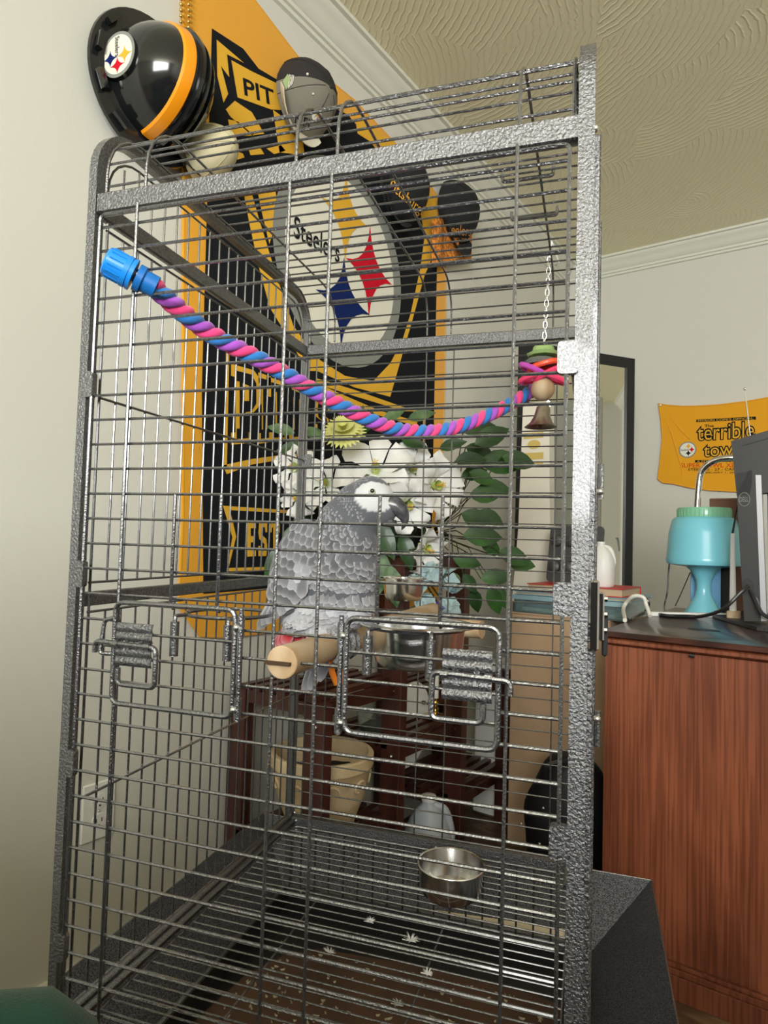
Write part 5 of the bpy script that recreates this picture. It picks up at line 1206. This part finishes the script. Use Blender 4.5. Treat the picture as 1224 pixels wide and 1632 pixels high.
MB().prism(clampz([my(1204, 757, MY-.004), my(1213, 757, MY-.004), my(1222, 990, MY-.004), my(1213, 990, MY-.004)]), (0, .03, 0)).build('silver_edge', SIL, mo)
MB().prism([my(1165, 703), my(1224, 686), my(1330, 655), my(1330, 800), my(1224, 785), my(1174, 790)], (0, .045, 0)).build('screen_back', MONM, mo)
MB().prism([my(1182, 709, MY-.002), my(1224, 697, MY-.002), my(1300, 676, MY-.002), my(1300, 678, MY-.002), my(1224, 699, MY-.002), my(1182, 711, MY-.002)], (0, .004, 0)).build('vent_slot', BLACK, mo)
c = my(1186, 796, MY-.002); r_ = (my(1195, 796).x-my(1177, 796).x)/2
MB().tube([c+V((r_*cos(a), 0, r_*1.35*sin(a))) for a in [2*pi*i/24 for i in range(24)]], .0009, 4, closed=True).build('badge_ring', GREYP, mo)
text('DELL', c+V((-r_*.8, -.003, -.006)), c+V((r_*.8, -.003, -.006)), c+V((-r_*.8, -.003, .006)), GREYP, mo)
c = my(1192, 935, MY-.001); MB().prism([c+V((.014*cos(a), 0, .022*sin(a))) for a in [2*pi*i/20 for i in range(20)]], (0, .003, 0)).build('cable_hole', BLACK, mo)
MB().prism(clampz([my(1222, 760, MY+.03), my(1330, 740, MY+.03), my(1330, 990, MY+.03), my(1226, 985, MY+.03)]), (0, .01, 0)).build('stand_back', mat('dark_grey_plastic', s2l(70, 72, 76), .5), mo)
# cables and small desk things
def cable(pts, r, mt, lab, nm='cable', zmin=DZ):
    P = bez([V((p.x, p.y, max(p.z, zmin+r))) for p in pts], 8); P = [V((p.x, p.y, max(p.z, zmin+r))) for p in P]; solo(MB().tube(P, r, 8), nm, mt, lab, 'cable')
cable([at_z(1000, 990, DZ), at_z(1030, 978, DZ), at_z(1062, 984, DZ), at_z(1110, 986, DZ), at_y(1150, 972, MY-.02), at_y(1180, 945, MY-.02), at_y(1193, 934, MY-.006)], .005, BLACKP, 'thick black cable running from the monitor across the desk top')
cable([at_y(1196, 940, MY-.008), at_y(1205, 958, MY-.02), at_y(1215, 978, MY-.03), at_y(1240, 990, MY-.04)], .005, BLACKP, 'short black cable hanging from the monitor hole to the right')
cable([at_y(1082, 826, 2.27), at_y(1072, 860, 2.27), at_y(1066, 905, 2.27), at_y(1064, 940, 2.26), at_y(1059, 966, 2.24), at_z(1062, 979, DZ)], .0024, BLACKP, 'thin black lamp cord hanging at the left of the turquoise lamp')
cable([at_y(1100, 912, 2.30), at_y(1088, 940, 2.30), at_y(1076, 966, 2.30)], .0016, BLACKP, 'very thin black wire behind the turquoise lamp')
WCAB = mat('white_cable', (.7, .68, .62), .4)
cable([at_z(996, 992, DZ), at_y(994, 968, 1.95), at_y(1008, 951, 1.95), at_y(1025, 952, 1.95), at_y(1030, 964, 1.95), at_z(1036, 985, DZ)], .0055, WCAB, 'thick white cable looped at the left end of the desk')
cable([at_y(1026, 950, 1.98), at_y(1034, 962, 1.98), at_z(1026, 980, DZ), at_z(1005, 989, DZ)], .004, BLACKP, 'black plug cord crossing behind the white cable loop')
a = at_z(1030, 981, DZ); b = at_z(1160, 984, DZ)
dd = (b-a); dd.z = 0; ps = MB(); ps.obox((a+b)/2+V((0, 0, .006)), dd/2, V((-dd.y, dd.x, 0)).normalized()*.010, V((0, 0, .0055))); solo(ps, 'power_strip', WHITEP, 'flat white power strip lying along the desk in front of the lamp', 'power strip')
a = at_y(1104, 905, 2.31); b = at_y(1172, 955, 2.31)
solo(MB().box((a.x, 2.272, DZ), (b.x, 2.301, a.z+.01), .003), 'black_box', BLACKP, 'black box standing on the desk behind the lamp stem', 'box')
a = at_y(1132, 795, 2.32); b = at_y(1215, 815, 2.32)
solo(MB().box((a.x, 2.303, DZ), (b.x, 2.352, a.z), .002), 'brown_box', mat('brown_card', s2l(128, 92, 76), .7), 'brown cardboard box edge showing above the lamp lid at the desk back', 'box')
a = at_y(1167, 972, 2.05); wdn = at_y(1178, 990, 2.05)
rod = top('radio_antenna', 'slim white rod on a small wooden foot beside the monitor', 'antenna', (a.x, 2.05, DZ))
MB().box((a.x-.012, 2.03, DZ), (wdn.x+.003, 2.06, DZ+.028), .002).build('foot', PERCHW, rod)
MB().tube([(a.x+.002, 2.045, DZ+.028), (at_y(1168, 860, 2.05).x, 2.045, at_y(1168, 850, 2.05).z)], [.009, .0055], 8).build('rod', WHITEP, rod)
MB().tube([(at_y(1168, 860, 2.05).x, 2.045, at_y(1168, 850, 2.05).z), at_y(1196, 700, 2.05), at_y(1187, 622, 2.05)], [.003, .002, .0015], 6).build('whip', CHROME, rod)
MB().ball(at_y(1187, 620, 2.05), .004, 8, 6).build('tip', ZINC, rod)
# ------------------------------------------------------------------ green arm in view; unseen sofa behind camera added to block window light
GRN = mat('green_plush', s2l(20, 60, 50), .95, sheen=.15, bump=.6, bscale=300, col2=s2l(30, 80, 68), nscale=10)
CHAR = mat('charcoal_cloth', (.06, .062, .066), .95, bump=.4, bscale=300)
sf = top('sofa', 'rounded dark green plush arm at the lower left corner, unseen sofa behind it added to block light', 'sofa', (1.1, -.4, 0))
tipc = at_d(92, 1632, .60)
def rbox(m, a, b, r, n=4):
    (x0, y0, z0), (x1, y1, z1) = a, b; vs = []; N = 7
    def sq(t): return t
    for i in range(9):
        th = pi*i/8-pi/2
        for k in range(32):
            al = 2*pi*k/32; e = .35
            cx_, sx_ = math.copysign(abs(cos(al))**e, cos(al)), math.copysign(abs(sin(al))**e, sin(al)); ct = abs(cos(th))**e; s_t = math.copysign(abs(sin(th))**e, sin(th))
            vs.append(((x0+x1)/2+(x1-x0)/2*ct*cx_, (y0+y1)/2+(y1-y0)/2*ct*sx_, (z0+z1)/2+(z1-z0)/2*s_t))
    m.add(vs, [[i*32+k, i*32+(k+1) % 32, (i+1)*32+(k+1) % 32, (i+1)*32+k] for i in range(8) for k in range(32)]); return m
rbox(MB(), (.58, -.52, .06), (2.25, .10, .42), .05).build('seat', CHAR, sf, angle=60)
rbox(MB(), (.48, -.80, .06), (2.36, -.50, 1.12), .05).build('light_block_back', CHAR, sf, angle=60)  # unseen high back, added to shade the lower wall and cage
r_ = .085
MB().tube([(.50, -.60, .45), (.52, -.3, .45), (.565, .05, .452), (.615, .19, .462), (.645, .27, .464), (.672, .320, .462), (.692, .350, .456), (.702, .366, .452)], [r_, r_, r_, r_, r_*.97, r_*.86, r_*.55, r_*.12], 28).build('arm', GRN, sf, angle=80)
rbox(MB(), (.42, -.60, .05), (.58, .20, .42), .05).build('arm_panel', GRN, sf, angle=60)
MB().tube([(2.32, -.60, .52), (2.32, .10, .52)], r_, 20).build('arm', GRN, sf, angle=80); rbox(MB(), (2.24, -.60, .05), (2.40, .10, .5), .05).build('arm_panel', GRN, sf, angle=60)
for x in (.55, 2.25):
    for y in (-.7, .0): MB().tube([(x, y, 0), (x, y, .08)], .02, 8).build('foot', BLACK, sf)
#print('STAND', yB, yC, yD, yE, z1, zt, 'box', a.x, 'pot', pc0)
